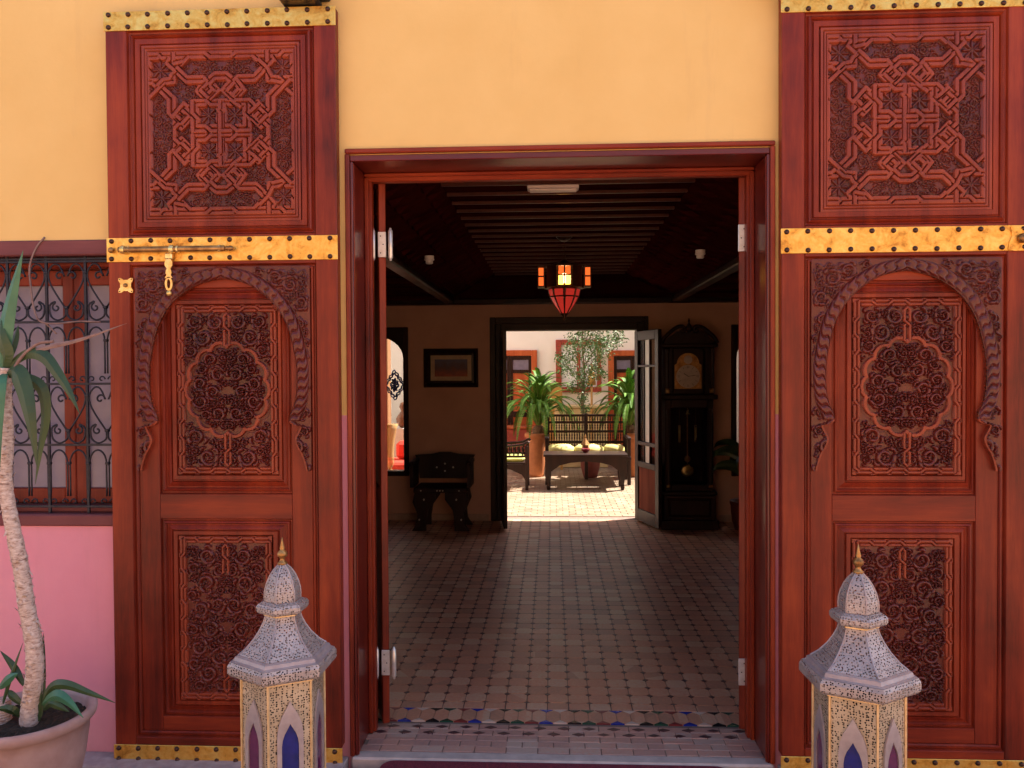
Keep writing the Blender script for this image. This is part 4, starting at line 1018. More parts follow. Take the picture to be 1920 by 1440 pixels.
def glazed(label, x, y, rz, W):
    d = thing('glazed_door', label, 'door', (x, y, 0), rz); Ht = 2.09
    b = lambda x0, x1, z0, z1, n, m=WD, t=.02: MB().box(x0, x1, -t, t, z0, z1, .004).build(n, m, d)
    b(0, .085, .03, Ht, 'stile'); b(W-.085, W, .03, Ht, 'stile')
    for z0, z1 in ((.03, .16), (.62, .68), (.86, .90), (1.70, 1.725), (Ht-.10, Ht)): b(.0855, W-.0855, z0, z1, 'rail')
    for k in (1, 2):
        xx = .0855+(W-.171)*k/3; b(xx-.010, xx+.010, .6805, .8595, 'muntin', WD, .015); b(xx-.010, xx+.010, .9005, 1.6995, 'muntin', WD, .015); b(xx-.010, xx+.010, 1.7255, Ht-.1005, 'muntin', WD, .015)
    b(.0855, W-.0855, .1605, .6195, 'panel', WPN, .008)
    for z0, z1 in ((.6805, .8595), (.9005, 1.6995), (1.7255, Ht-.1005)): 
        for k in range(3): a = .0855+(W-.171)*k/3+.0105; e = .0855+(W-.171)*(k+1)/3-.0105; MB().box(a if k else .0855, e if k < 2 else W-.0855, -.003, .003, z0, z1).build('pane', MILK if k == 1 else GLASS, d)
    return d
glazed('open glazed wooden door leaf standing beside the tall clock', .925, 5.42, math.atan2(4.90-5.46, 1.10-.92), .60)
glazed('open glazed door leaf at the left jamb, seen almost edge on', -.556, 5.42, math.atan2(-.56, .065), .60)

# ---- hall windows, arched openings onto the courtyard
def hall_window(x0, x1, label):
    wn_ = thing('hall_window', label, 'window'); z0, z1 = .5, 2.16; F_ = .055
    MB().box(x0, x0+F_, BY-.03, BY+.1, z0, z1, .005).build('frame', WD, wn_); MB().box(x1-F_, x1, BY-.03, BY+.1, z0, z1, .005).build('frame', WD, wn_)
    MB().box(x0+F_, x1-F_, BY-.03, BY+.1, z0, z0+F_, .005).build('sill', WD, wn_)
    cx, r = (x0+x1)/2, (x1-x0)/2-F_; zc = z1-.10-r*.75
    P = [(x0+F_+.0005, z1)]+[(x0+F_+.0005, zc)]+[(cx-r*.999*math.cos(a), zc+r*.75*math.sin(a)) for a in [PI*k/16 for k in range(1, 16)]]+[(x1-F_-.0005, zc), (x1-F_-.0005, z1)]
    MB().prism(P, BY-.028, BY+.09).build('arched_head', WD, wn_)
    MB().box(x0+F_, x1-F_, BY+.03, BY+.034, z0+F_, z1-.01).build('pane', GLASS, wn_); return wn_
lw = hall_window(LX0, LX1, 'arched dark framed hall window with blue patterned motif, left of the painting')
hall_window(RX0, RX1, 'dark framed hall window at the right, half hidden by the inner door')
# blue lattice motif on the left window's pane
bl = MB(); cx, cz = at(739, 722, BY)
for k in (0, 1, 3):
    for s in (1, -1):
        rr = .17-.035*k
        if s > 0: 
            p = [(cx+rr*.62*math.cos(a)*(1+.10*math.cos(4*a+PI)), BY+.026, cz+rr*math.sin(a)*(1+.10*math.cos(4*a+PI))) for a in [2*PI*j/48 for j in range(49)]]
            q = []
            for j in range(49): 
                a = 2*PI*j/48; m_ = 1/(abs(math.cos(a))+abs(math.sin(a))); q.append((cx+rr*.72*m_*math.cos(a)*(1+.07*math.sin(12*a)), BY+.026, cz+rr*m_*math.sin(a)*(1+.07*math.sin(12*a))))
            bl.tube(q, .008 if k % 2 == 0 else .010, 5)
for a in range(8):
    an = a*PI/4+.2; bl.tube(smoothcurve([(cx, BY+.026, cz), (cx+.03*math.cos(an), BY+.026, cz+.05*math.sin(an)), (cx+.05*math.cos(an+.5), BY+.026, cz+.08*math.sin(an+.5))], 4), .010, 5)
bl.build('blue_motif', simple('cobalt_paint', (.01, .02, .16), (.02, .03, .25), .4), lw)

# ---- framed painting
pt = thing('painting', 'small framed painting of a red town on the left wall of the hall', 'painting', (0, 0, 0))
x0, z1 = at(795, 654, BY); x1, z0 = at(897, 726, BY)
MB().mould(x0, x1, z0, z1, [(0, BY-.001), (0, BY-.035), (.02, BY-.045), (.05, BY-.02), (.072, BY-.024), (.075, BY-.014)]).build('frame', WD, pt)
MB().mould(x0+.075, x1-.075, z0+.075, z1-.075, [(0, BY-.013), (.045, BY-.012)]).build('mount', simple('cream_mount', (.42, .32, .2), None, .8), pt)
pm, pnt, pb = new_mat('painted_canvas'); co = coords(pnt, (1, 1, 1)); sep = N(pnt, 'ShaderNodeSeparateXYZ'); pnt.links.new(co, sep.inputs[0]); f = noise(pnt, co, 14, 6)
mr = N(pnt, 'ShaderNodeMapRange'); pnt.links.new(sep.outputs[2], mr.inputs[0]); mr.inputs['From Min'].default_value = z0; mr.inputs['From Max'].default_value = z1
a = N(pnt, 'ShaderNodeMath', operation='MULTIPLY_ADD'); pnt.links.new(f, a.inputs[0]); a.inputs[1].default_value = .45; pnt.links.new(mr.outputs[0], a.inputs[2])
r = ramp(pnt, a.outputs[0], [(.45, (.45, .10, .03)), (.6, (.22, .05, .03)), (.75, (.10, .05, .06)), (.9, (.10, .09, .15))]); pnt.links.new(r.outputs[0], pb.inputs['Base Color'])
MB().box(x0+.12, x1-.12, BY-.010, BY-.006, z0+.12, z1-.12).build('canvas', pm, pt)

# ---- inlaid curule armchair
BONE = simple('bone_inlay', (.5, .42, .33), (.62, .55, .45), .5)
ch = thing('inlaid_armchair', 'dark folding armchair with bone inlay under the painting', 'chair', (-1.17, 5.05, 0))
MB().box(-.28, .28, -.22, .22, .40, .45, .01).build('seat', WD, ch)
bp = [(-.31, .72), (-.33, .755), (-.16, .765), (-.06, .785), (.06, .785), (.16, .765), (.33, .755), (.31, .72), (.28, .50), (-.28, .50)]
MB().prism(bp, .19, .225).build('backrest', WD, ch)
for s in (-1, 1):
    MB().box(s*.30-.025, s*.30+.025, -.24, .19, .68, .73, .012).build('armrest', WD, ch)
    MB().prism([(s*.30-.018, .452), (s*.30+.018, .452), (s*.30+.018, .679), (s*.30-.018, .679)], -.20, .15).build('arm_panel', WD, ch)
    for yy in (-.19, .17):
        P = [(s*.05, .40), (s*.27, .40), (s*.29, .30), (s*.24, .18), (s*.25, .08), (s*.30, .0), (s*.15, .0), (s*.15, .10), (s*.13, .22), (s*.05, .33)]
        MB().prism(P, yy-.02, yy+.02).build('leg', WD, ch)
for (x, z) in ((0, .66), (-.09, .62), (.09, .62), (0, .58)): MB().prism([(x-.012, z), (x, z+.012), (x+.012, z), (x, z-.012)], .187, .1895).build('inlay', BONE, ch)
for (x, z) in ((0, .425), (-.03, .425), (.03, .425), (-.2, .425), (.2, .425)): MB().prism([(x-.01, z), (x, z+.01), (x+.01, z), (x, z-.01)], -.223, -.2205).build('inlay', BONE, ch)
for s in (-1, 1):
    for (x, z) in ((.17, .33), (.22, .12)): MB().prism([(s*x-.011, z), (s*x, z+.013), (s*x+.011, z), (s*x, z-.013)], -.213, -.2105).build('inlay', BONE, ch)

# ---- longcase clock
ck = thing('grandfather_clock', 'tall dark longcase clock with brass pendulum beside the open glazed door', 'clock', (1.43, 5.13, 0))
CW = .26
def cb(n, x0, x1, y0, y1, z0, z1, m=WD, c=.008): return MB().box(x0, x1, y0, y1, z0, z1, c).build(n, m, ck)
cb('plinth', -.30, .30, -.18, .18, 0, .10); cb('base', -.27, .27, -.16, .16, .1005, .36); cb('base_moulding', -.285, .285, -.17, .17, .3605, .40)
MB().mould(-.23, .23, .13, .33, [(0, -.1605), (.012, -.170), (.02, -.163), (.03, -.172)], True).build('base_panel', WD, ck)
cb('waist_side', -.25, -.19, -.14, .15, .4005, 1.36); cb('waist_side', .19, .25, -.14, .15, .4005, 1.36); cb('waist_back', -.1895, .1895, .12, .15, .4005, 1.36)
cb('waist_rail', -.1895, .1895, -.14, .10, .4005, .47); cb('waist_rail', -.1895, .1895, -.14, .10, 1.27, 1.36)
for s in (-1, 1):
    MB().lathe([(.018, .46), (.022, .49), (.015, .52), (.015, 1.20), (.022, 1.23), (.018, 1.26)], (s*.22, -.150, 0), 14).build('column', WD, ck, smooth=True)
    MB().lathe([(.021, .46), (.021, .49)], (s*.22, -.150, -.02), 14).build('capital', BRASSD, ck, smooth=True)
MB().box(-.189, .189, -.132, -.128, .4705, 1.2695).build('glass_door', GLASS, ck)
cb('waist_cornice', -.29, .29, -.18, .17, 1.3605, 1.41)
cb('hood_side', -.26, -.165, -.15, .15, 1.4105, 1.90); cb('hood_side', .165, .26, -.15, .15, 1.4105, 1.90); cb('hood_back', -.1645, .1645, -.06, .15, 1.4105, 1.90)
for s in (-1, 1):
    MB().lathe([(.020, 1.42), (.024, 1.44), (.015, 1.47), (.014, 1.84), (.022, 1.87), (.02, 1.89)], (s*.225, -.165, 0), 14).build('column', WD, ck, smooth=True)
    MB().lathe([(.023, 1.425), (.023, 1.475)], (s*.225, -.166, 0), 14).build('capital', BRASSD, ck, smooth=True)
cb('hood_cornice', -.29, .29, -.19, .17, 1.9005, 1.94)
for s in (-1, 1):
    pts = [(s*.29, 0, 1.945), (s*.26, 0, 2.00), (s*.20, 0, 2.06), (s*.13, 0, 2.11), (s*.07, 0, 2.12), (s*.045, 0, 2.09), (s*.07, 0, 2.065), (s*.09, 0, 2.085)]
    MB().tube([(p.x, -.15, p.z) for p in smoothcurve(pts, 5)], .020, 8).build('pediment_scroll', WD, ck, smooth=True)
MB().prism([(-.27, 1.941), (.27, 1.941), (.22, 2.0), (.12, 2.07), (.04, 2.06), (-.04, 2.06), (-.12, 2.07), (-.22, 2.0)], -.14, -.10).build('pediment', WD, ck)
MB().lathe([(.02, 2.06), (.03, 2.08), (.035, 2.11), (.02, 2.14), (.008, 2.16), (.012, 2.18), (.001, 2.21)], (0, -.13, 0), 14).build('finial', WD, ck, smooth=True)
FACE = simple('silvered_dial', (.38, .33, .28), (.5, .44, .38), .4, .3, 20, .05)
P = [(-.14, 1.47), (.14, 1.47), (.14, 1.72)]+[(.115*math.cos(a), 1.735+.11*math.sin(a)) for a in [PI*k/14 for k in range(15)]]+[(-.14, 1.72)]
MB().prism(P, -.075, -.062).build('dial_plate', BRASSD, ck)
MB().lathe([(.122, -.0755), (.122, -.079), (.118, -.080), (.001, -.080)], (0, 0, 1.60), 40, 'y').build('dial', FACE, ck, smooth=False)
nb = MB()
for k in range(12):
    a = k*PI/6; x, z = .098*math.sin(a), 1.60+.098*math.cos(a); u, v = math.sin(a), math.cos(a)
    for off in ((0,) if k % 3 else (-.006, .006)):
        nb.tube([(x-u*.012+v*off, -.0815, z-v*.012-u*off), (x+u*.012+v*off, -.0815, z+v*.012-u*off)], .0022, 4)
nb.build('numerals', BLACK, ck)
MB().tube([(0, -.083, 1.60), (-.045, -.083, 1.63)], .003, 5).build('hour_hand', BLACK, ck); MB().tube([(0, -.084, 1.60), (.075, -.084, 1.612)], .0022, 5).build('minute_hand', BLACK, ck)
MB().lathe([(.045, -.0765), (.043, -.080), (.001, -.080)], (0, 0, 1.775), 24, 'y').build('moon_disc', FACE, ck)
pn = MB().tube([(0, -.02, 1.24), (0, -.02, .66)], .006, 8).build('pendulum', BRASSD, ck)
MB().lathe([(.001, -.008), (.05, -.006), (.068, 0), (.05, .006), (.001, .008)], (0, -.02, .60), 28, 'y').build('bob', BRASSL, pn, smooth=True)
MB().lathe([(.001, -.006), (.03, -.004), (.034, 0), (.03, .004), (.001, .006)], (0, -.02, .725), 20, 'y').build('pendulum_ornament', BRASSD, pn, smooth=True)
MB().lathe([(.03, 1.20), (.02, 1.205), (.008, 1.22), (.012, 1.235), (.001, 1.27)], (0, -.03, 0), 14).build('pendulum_crown', BRASSL, pn, smooth=True)
for x in (-.085, .085): MB().lathe([(.0001, .90), (.012, .905), (.012, 1.08), (.0001, 1.085)], (x, -.03, 0), 14).build('weight', BRASSL, ck, smooth=True); MB().tube([(x, -.03, 1.084), (x, -.03, 1.27)], .0015, 4).build('chain', BRASSD, ck)

# ---- ceiling spots
for (px, py, lb) in ((805, 493, 'left'), (1313, 489, 'right')):
    y = CAMP.y+FPX*(2.41-1.68)/(693-py); x, z = at(px, py, y)
    sp_ = thing('ceiling_spot', 'small white round fitting under the dark ceiling, %s of the hanging lantern' % lb, 'light fitting', (x, y, 2.405), 0, 'round ceiling fittings')
    WPL = simple('white_plastic', (.6, .56, .54), None, .4)
    MB().lathe([(.032, .06), (.032, .03), (.025, .028), (.025, .010), (.018, .005), (.001, .004)], (0, 0, .0), 20).build('housing', WPL, sp_, smooth=False)
    MB().lathe([(.034, .032), (.034, .038)], (0, 0, 0), 20).build('ring', WPL, sp_)

# ---- hanging lantern
CHY = 2.9; chx, _ = at(1058, 520, CHY)
cl = thing('hanging_lantern', 'lit star shaped brass lantern with red glass hanging from the plank ceiling', 'lamp', (chx, CHY, 0))
ANT = simple('dark_bronze', (.05, .02, .012), (.10, .045, .02), .4, .7, 30, .1)
def lit(name, c, e): return simple(name, c, None, .3, 0, 60, .2, emis=(c, e))
AMB = lit('amber_glass_lit', (1, .42, .05), 2.0); ORG = lit('orange_glass_dim', (.9, .13, .02), .32); REDG = lit('red_glass_dim', (.5, .03, .02), .16)
MB().lathe([(.001, 2.735), (.06, 2.733), (.065, 2.72), (.04, 2.70), (.012, 2.685)], (0, 0, 0), 20).build('canopy', ANT, cl, smooth=True)
for k in range(5): MB().tube([(.009*math.cos(a) if k % 2 else 0, 0 if k % 2 else .009*math.cos(a), 2.667-.03*k+.018*math.sin(a)) for a in [2*PI*j/10 for j in range(11)]], .0028, 5, False).build('chain_link', ANT, cl)
MB().lathe([(.015, 2.545), (.05, 2.52), (.11, 2.505), (.15, 2.495), (.15, 2.487), (.001, 2.487)], (0, 0, 0), 8).build('top_plate', ANT, cl)
zb, zt = 2.325, 2.487
def box_arm(a, r0, wd, mt_lo, mt_hi, dp=.05):
    M = Matrix.Rotation(a, 4, 'Z')
    fr_ = MB()
    for x in (-wd, 0, wd): fr_.box(x-.005, x+.005, -r0-dp-.004, -r0, zb, zt)
    for z in (zb, (zb+zt)/2, zt-.008): fr_.box(-wd, wd, -r0-dp-.003, -r0-.0, z, z+.010)
    fr_.xf(M).build('arm_frame', ANT, cl)
    for s in (-1, 1):
        for mt_, z0, z1 in ((mt_lo, zb+.012, (zb+zt)/2-.002), (mt_hi, (zb+zt)/2+.012, zt-.010)):
            MB().box(s*wd/2-wd/2+.007, s*wd/2+wd/2-.007, -r0-dp+.002, -r0-dp+.004, z0, z1).xf(M).build('pane', mt_, cl)
box_arm(0, .10, .052, AMB, ORG)
for a in (PI/2, -PI/2): box_arm(a, .155, .045, ORG, REDG)
for a in (PI/2, -PI/2):   # the front faces of the side boxes
    s = -1 if a > 0 else 1
    MB().box(s*.163, s*.201, -.0545, -.0515, zb+.012, (zb+zt)/2-.004).build('pane', ORG, cl); MB().box(s*.163, s*.201, -.0545, -.0515, (zb+zt)/2+.010, zt-.012).build('pane', ORG, cl)
for a in (PI/4, -PI/4, 3*PI/4, -3*PI/4): MB().box(-.055, .055, -.142, -.138, zb, zt, .002).xf(Matrix.Rotation(a, 4, 'Z')).build('side_plate', ANT, cl)
box_arm(PI, .10, .052, AMB, ORG)
MB().lathe([(.15, zb-.003), (.16, zb-.009), (.13, zb-.016)], (0, 0, 0), 8).build('collar', ANT, cl)
cone = [(.125, zb-.018), (.112, zb-.07), (.075, zb-.14), (.028, zb-.205)]
for k in range(8):
    a0, a1 = k*PI/4+.1, (k+1)*PI/4-.1
    MB().add([(r*math.cos(a), r*math.sin(a), z) for r, z in cone for a in (a0, a1)], [(0, 1, 3, 2), (2, 3, 5, 4), (4, 5, 7, 6)]).build('cone_pane', REDG, cl)
    MB().tube([(r*math.cos(k*PI/4), r*math.sin(k*PI/4), z) for r, z in cone], .006, 5).build('cone_rib', ANT, cl)
MB().lathe([(.114, zb-.068), (.118, zb-.073), (.112, zb-.078)], (0, 0, 0), 16).build('cone_ring', ANT, cl)
MB().lathe([(.028, zb-.20), (.033, zb-.212), (.014, zb-.225), (.018, zb-.235), (.001, zb-.265)], (0, 0, 0), 14).build('tip', ANT, cl, smooth=True)
bl_ = MB().ball((0, 0, 2.40), .03, 8, 1.3).build('bulb', lit('warm_bulb', (1, .6, .25), 8), cl, smooth=True)

# ---- plant and pot in the right corner of the hall
rx, ry = 2.02, 5.0
rp = thing('corner_pot', 'dark red pot in the right corner of the hall', 'flower pot', (rx, ry, 0))
MB().lathe([(.001, 0), (.12, 0), (.15, .1), (.16, .25), (.17, .27), (.17, .30), (.15, .30), (.14, .26), (.001, .26)], (0, 0, 0), 24).build('body', simple('dark_red_clay', (.10, .02, .015), (.15, .03, .02), .6), rp, smooth=True)
pp = thing('corner_plant', 'dark leafy plant in the red pot at the right corner of the hall', 'plant', (rx, ry, .26))
MB().tube([(0, 0, 0), (.01, 0, .3), (-.02, 0, .55)], .012, 6).build('stem', DRY, pp)
for k in range(16):
    a = k*2.4; L_ = .34+.12*random.random(); z0 = .25+.02*k; b = MB()
    blade(b, [(0, 0, z0), (L_*.4*math.cos(a), L_*.4*math.sin(a), z0+.10), (L_*.8*math.cos(a), L_*.8*math.sin(a), z0+.09), (L_*math.cos(a), L_*math.sin(a), z0+.02)], .07, .15)
    b.build('leaf', YLEAF, pp)

# ---- glass vase and console behind the left hall window
va = thing('glass_vase', 'tall fluted glass vase behind the sill of the left hall window', 'vase', tuple(atp(731, 884, BY+.45)))
k_ = .012
MB().lathe([(.055, 0), (.05, .015), (.016, .03), (.03, .05), (.052, .09), (.048, .2), (.06, .36), (.085, .50), (.105, .56)], (0, 0, 0), 18).build('body', glass_mat('amber_glass', (.85, .55, .25), .05, .5), va, smooth=True)
cs_ = thing('console_table', 'low dark console carrying the glass vase behind the left hall window', 'table', (va.location.x, BY+.45, 0))
zt_ = va.location.z-.002
MB().box(-.45, .45, -.2, .2, zt_-.04, zt_, .006).build('table_top', WD, cs_)
for s in (-1, 1):
    for t in (-1, 1): MB().box(s*.40-.02, s*.40+.02, t*.16-.02, t*.16+.02, .007, zt_-.041, .004).build('leg', WD, cs_)

# ================================================================ COURTYARD
CY1 = 10.6
struct(MB().box(-4.2, 5.0, CY1, CY1+.25, -.1, 4.2).build('courtyard_far_wall', WHITEW))
struct(MB().box(-4.2, -4.0, 5.65, CY1-.001, -.1, 4.2).build('courtyard_side_wall', WHITEW)); struct(MB().box(4.8, 5.0, 5.65, CY1-.001, -.1, 4.2).build('courtyard_side_wall', WHITEW))
def cdoor(px0, px1, pyt, label):
    x0, zt = at(px0, pyt, CY1-.03); x1, _ = at(px1, pyt, CY1-.03)
    d = thing('courtyard_door', label, 'door', (0, 0, 0)); y = CY1-.06
    MB().box(x0, x0+.10, y, y+.055, .01, zt, .008).build('frame', WO, d); MB().box(x1-.10, x1, y, y+.055, .01, zt, .008).build('frame', WO, d); MB().box(x0+.1005, x1-.1005, y, y+.055, zt-.10, zt, .008).build('frame', WO, d)
    xa, xb = x0+.1005, x1-.1005; m = (xa+xb)/2
    for a, b in ((xa, m-.002), (m+.002, xb)):
        MB().box(a, a+.05, y+.015, y+.05, .02, zt-.101, .003).build('stile', WD, d); MB().box(b-.05, b, y+.015, y+.05, .02, zt-.101, .003).build('stile', WD, d)
        for z0, z1 in ((.02, .15), (.85, .95), (1.62, 1.68), (zt-.17, zt-.101)): MB().box(a+.0505, b-.0505, y+.016, y+.049, z0, z1, .003).build('rail', WD, d)
        MB().box(a+.0505, b-.0505, y+.03, y+.04, .1505, .8495).build('panel', WO, d); MB().box(a+.0505, b-.0505, y+.03, y+.04, .9505, 1.6195).build('panel', WO, d)
        MB().box(a+.0505, b-.0505, y+.03, y+.04, 1.6805, zt-.1705).build('pane', simple('dull_pane', (.16, .14, .2), None, .2), d)
cdoor(905, 1007, 657, 'orange wooden courtyard door behind the left palm'); cdoor(1140, 1235, 657, 'orange wooden courtyard door behind the right palm')
# niche window with red reveal in the far wall
x0, z1 = at(1042, 637, CY1-.05); x1, z0 = at(1128, 735, CY1-.05)
nw = thing('niche_window', 'red framed window between the two courtyard doors behind the tree', 'window')
REDW = simple('red_painted_wood', (.28, .04, .025), (.38, .06, .035), .5)
MB().box(x0, x0+.10, CY1-.06, CY1-.001, z0, z1, .006).build('frame', REDW, nw); MB().box(x1-.08, x1, CY1-.06, CY1-.001, z0, z1, .006).build('frame', REDW, nw)
MB().box(x0+.1005, x1-.0805, CY1-.06, CY1-.001, z1-.09, z1, .006).build('frame', REDW, nw); MB().box(x0+.1005, x1-.0805, CY1-.06, CY1-.001, z0, z0+.09, .006).build('frame', REDW, nw)
m_ = (x0+x1)/2; MB().box(m_-.03, m_+.03, CY1-.05, CY1-.002, z0+.0905, z1-.0905, .004).build('mullion', REDW, nw)
for a, b in ((x0+.1005, m_-.0305), (m_+.0305, x1-.0805)): MB().box(a, b, CY1-.02, CY1-.015, z0+.0905, z1-.0905).build('pane', simple('bright_pane', (.75, .75, .75), None, .2), nw)
# yellow stone counter below it, and dark chest at the left
x0, z1 = at(1040, 760, CY1-.4); x1, _ = at(1140, 760, CY1-.4)
ct_ = thing('stone_counter', 'pale yellow stone counter under the red framed window', 'counter')
MB().box(x0, x1, CY1-.4, CY1-.001, .01, z1-.05, .01).build('body', YSTONE, ct_); MB().box(x0-.03, x1+.03, CY1-.43, CY1-.002, z1-.0495, z1, .01).build('counter_top', YSTONE, ct_)
x0, z1 = at(925, 800, CY1-.5); x1, _ = at(1003, 800, CY1-.5)
cs2 = thing('wooden_chest', 'low reddish wooden chest standing behind the left terracotta pot', 'chest')
MB().box(x0, x1, CY1-.5, CY1-.08, .08, z1-.04, .01).build('body', REDW, cs2); MB().box(x0-.02, x1+.02, CY1-.52, CY1-.07, z1-.0395, z1, .008).build('lid', WO, cs2)
for s in (x0+.03, x1-.09):
    MB().box(s, s+.06, CY1-.49, CY1-.43, .006, .0795).build('foot', WD, cs2)
# carved chair glowing orange beside the window
x, z = at(1030, 720, 10.2); oc = thing('ornate_chair', 'yellow ornate high backed chair left of the red framed window', 'chair', (x, 10.1, 0))
GO = simple('honey_wood', (.45, .22, .05), (.6, .33, .09), .5)
P = [(-.22, .45), (.22, .45), (.22, z-.12)]+[(.22*math.cos(a), z-.12+.13*math.sin(a)) for a in [PI*k/10 for k in range(1, 10)]]+[(-.22, z-.12)]
MB().prism(P, .18, .22).build('backrest', GO, oc); MB().box(-.24, .24, -.2, .179, .42, .47, .01).build('seat', GO, oc)
for s in (-1, 1):
    for t in (-.17, .17): MB().box(s*.2-.02, s*.2+.02, t-.02, t+.02, .007, .4195).build('leg', GO, oc)
# orange lamp stand
x, z = at(1109, 700, 10.25); ls_ = thing('standing_lamp', 'slim orange ornamental lamp stand right of the red framed window', 'lamp', (x, 10.2, 0))
MB().lathe([(.10, .007), (.10, .03), (.02, .05), (.018, .9), (.04, .95), (.02, 1.0), (.018, z-.2)], (0, 0, 0), 14).build('stand', GO, ls_, smooth=True)
MB().lathe([(.075, z-.2), (.06, z-.05), (.035, z+.1), (.001, z+.18)], (0, 0, 0), 14).build('lamp_shade', GO, ls_, smooth=True)

TER = simple('terracotta_pot', (.42, .14, .05), (.56, .2, .07), .75, 0, 12, .25)
def tallpot(name, label, x, y, h, r):
    p = thing(name, label, 'flower pot', (x, y, .006))
    MB().lathe([(.001, 0), (r*.62, 0), (r*.68, .04), (r*.86, h*.45), (r*.92, h*.86), (r*.94, h*.9), (r*1.08, h*.905), (r*1.10, h*.96), (r*1.05, h), (r*.92, h), (r*.88, h*.93), (.001, h*.92)], (0, 0, 0), 28).build('body', TER, p, smooth=True)
    return p
PALM = simple('cycad_leaflet', (.04, .12, .012), (.13, .28, .03), .6, 0, 8, 0, spec=.2); PALMR = simple('cycad_stalk', (.12, .18, .03), (.18, .24, .05), .5)
def frond_mesh(L, droop, seed):
    rg = random.Random(seed); rb = MB(); lb = MB()
    c = smoothcurve([(0, 0, 0), (L*.20, 0, L*.40), (L*.50, 0, L*(.74-droop*.25)), (L*.80, 0, L*(.86-droop*.7)), (L*.97, 0, L*(.84-droop*1.1))], 12)
    rb.tube(c, [.008*(1-.8*i/(len(c)-1)) for i in range(len(c))], 4)
    n = len(c)
    for i in range(4, n):
        p = c[i]; tg = (c[min(i+1, n-1)]-c[i-1]).normalized(); t = i/n; ll = .105*L*math.sin(PI*min(1, .18+.82*t))**.6*(1.05-.4*t)
        for s in (-1, 1):
            for hf in (0, .25, .5, .75):
                q = p-tg*hf*L/n; d = (Vector((0, s, 0))*.95+tg*.45+Vector((0, 0, .35+rg.uniform(-.06, .06)))).normalized(); e = q+d*ll*rg.uniform(.9, 1.05)-Vector((0, 0, ll*.14))
                mid = (q+e)/2+Vector((0, 0, ll*.07)); wv = tg*.0034
                lb.add([q-wv*.6, q+wv*.6, mid+wv, e, mid-wv], [(0, 1, 2, 4), (4, 2, 3)])
    return rb.mesh('stalk', PALMR), lb.mesh('frond', PALM)
FR = [frond_mesh(.72, d, i) for i, d in enumerate((.25, .5, .8, .1))]
def cycad(label, x, y, z, s, seed):
    rg = random.Random(seed); c = thing('sago_palm', label, 'palm', (x, y, z), 0, 'potted sago palms')
    MB().lathe([(.07*s, 0), (.10*s, .04), (.10*s, .12), (.06*s, .17), (.001, .18)], (0, 0, 0), 16).build('trunk', simple('fibrous_trunk', (.08, .04, .02), (.2, .11, .05), .9, 0, 60, .8), c)
    for k in range(84):
        a = k*2.3999+rg.uniform(-.1, .1); t = k/84; j = 3 if t > .75 else (0 if t > .45 else (1 if t > .2 else 2))
        f = obj('frond', FR[j][1], c, (0, 0, .14)); sc_ = s*rg.uniform(.88, 1.1); f.scale = (sc_,)*3; f.rotation_euler = (0, R_(14-58*t*rg.uniform(.8, 1.1)), a)
        obj('stalk', FR[j][0], f)
    return c
ph = at(1005, 812, 9.15)[1]
tallpot('terracotta_pot', 'tall terracotta pot holding the left sago palm', at(1006, 850, 9.1)[0], 9.1, ph, .17)
cycad('large sago palm in the left terracotta pot of the courtyard', at(1010, 805, 9.1)[0], 9.1, ph*.93, 1.0, 4)
tallpot('terracotta_pot', 'tall terracotta pot holding the right sago palm', at(1190, 850, 9.1)[0], 9.1, ph, .17)
cycad('sago palm in the right terracotta pot, partly behind the door leaf', at(1180, 805, 9.1)[0], 9.1, ph*.93, .98, 9)

# ---- mashrabiya bench with cushions
BX0, BX1, BYB = at(1022, 800, 8.75)[0], at(1176, 800, 8.75)[0], 8.75
bn = thing('spindle_bench', 'dark wooden bench with turned spindle back facing the low table', 'bench')
zt = at(1100, 776, BYB)[1]
for x in (BX0+.03, (BX0+BX1)/2, BX1-.03): MB().box(x-.025, x+.025, BYB-.03, BYB+.02, .007, zt+.01, .006).build('back_post', WD, bn)
for z0 in (.42, .56, .72, .86, zt-.04): MB().box(BX0, BX1, BYB-.024, BYB+.014, z0, z0+.035, .004).build('back_rail', WD, bn)
spm = MB().lathe([(.006, 0), (.006, .02), (.012, .035), (.007, .055), (.012, .075), (.006, .09), (.006, .105)], (0, 0, 0), 6).mesh('spindle', WD, True)
for z0 in (.455, .595, .755, .895):
    n = 30
    for k in range(n):
        x = BX0+.06+(BX1-BX0-.12)*k/(n-1); o = obj('spindle', spm, bn, (x, BYB-.005, z0)); o.scale = (1, 1, (.105 if z0 < .59 else (.125 if z0 < .7 else (.105 if z0 < .8 else zt-.04-.895)))/.105)
MB().box(BX0, BX1, BYB-.62, BYB-.031, .36, .42, .008).build('seat', WD, bn)
for x in (BX0+.03, BX1-.03):
    MB().box(x-.025, x+.025, BYB-.61, BYB-.55, .007, .66, .006).build('front_post', WD, bn); MB().box(x-.03, x+.03, BYB-.64, BYB-.031, .661, .70, .010).build('armrest', WD, bn)
    for k in range(5): obj('spindle', spm, bn, (x, BYB-.52+k*.10, .44)).scale = (1, 1, 2.0)
CUSH = simple('pale_yellow_cushion', (.52, .44, .13), (.62, .54, .2), .85, 0, 20, .15)
cz = .42
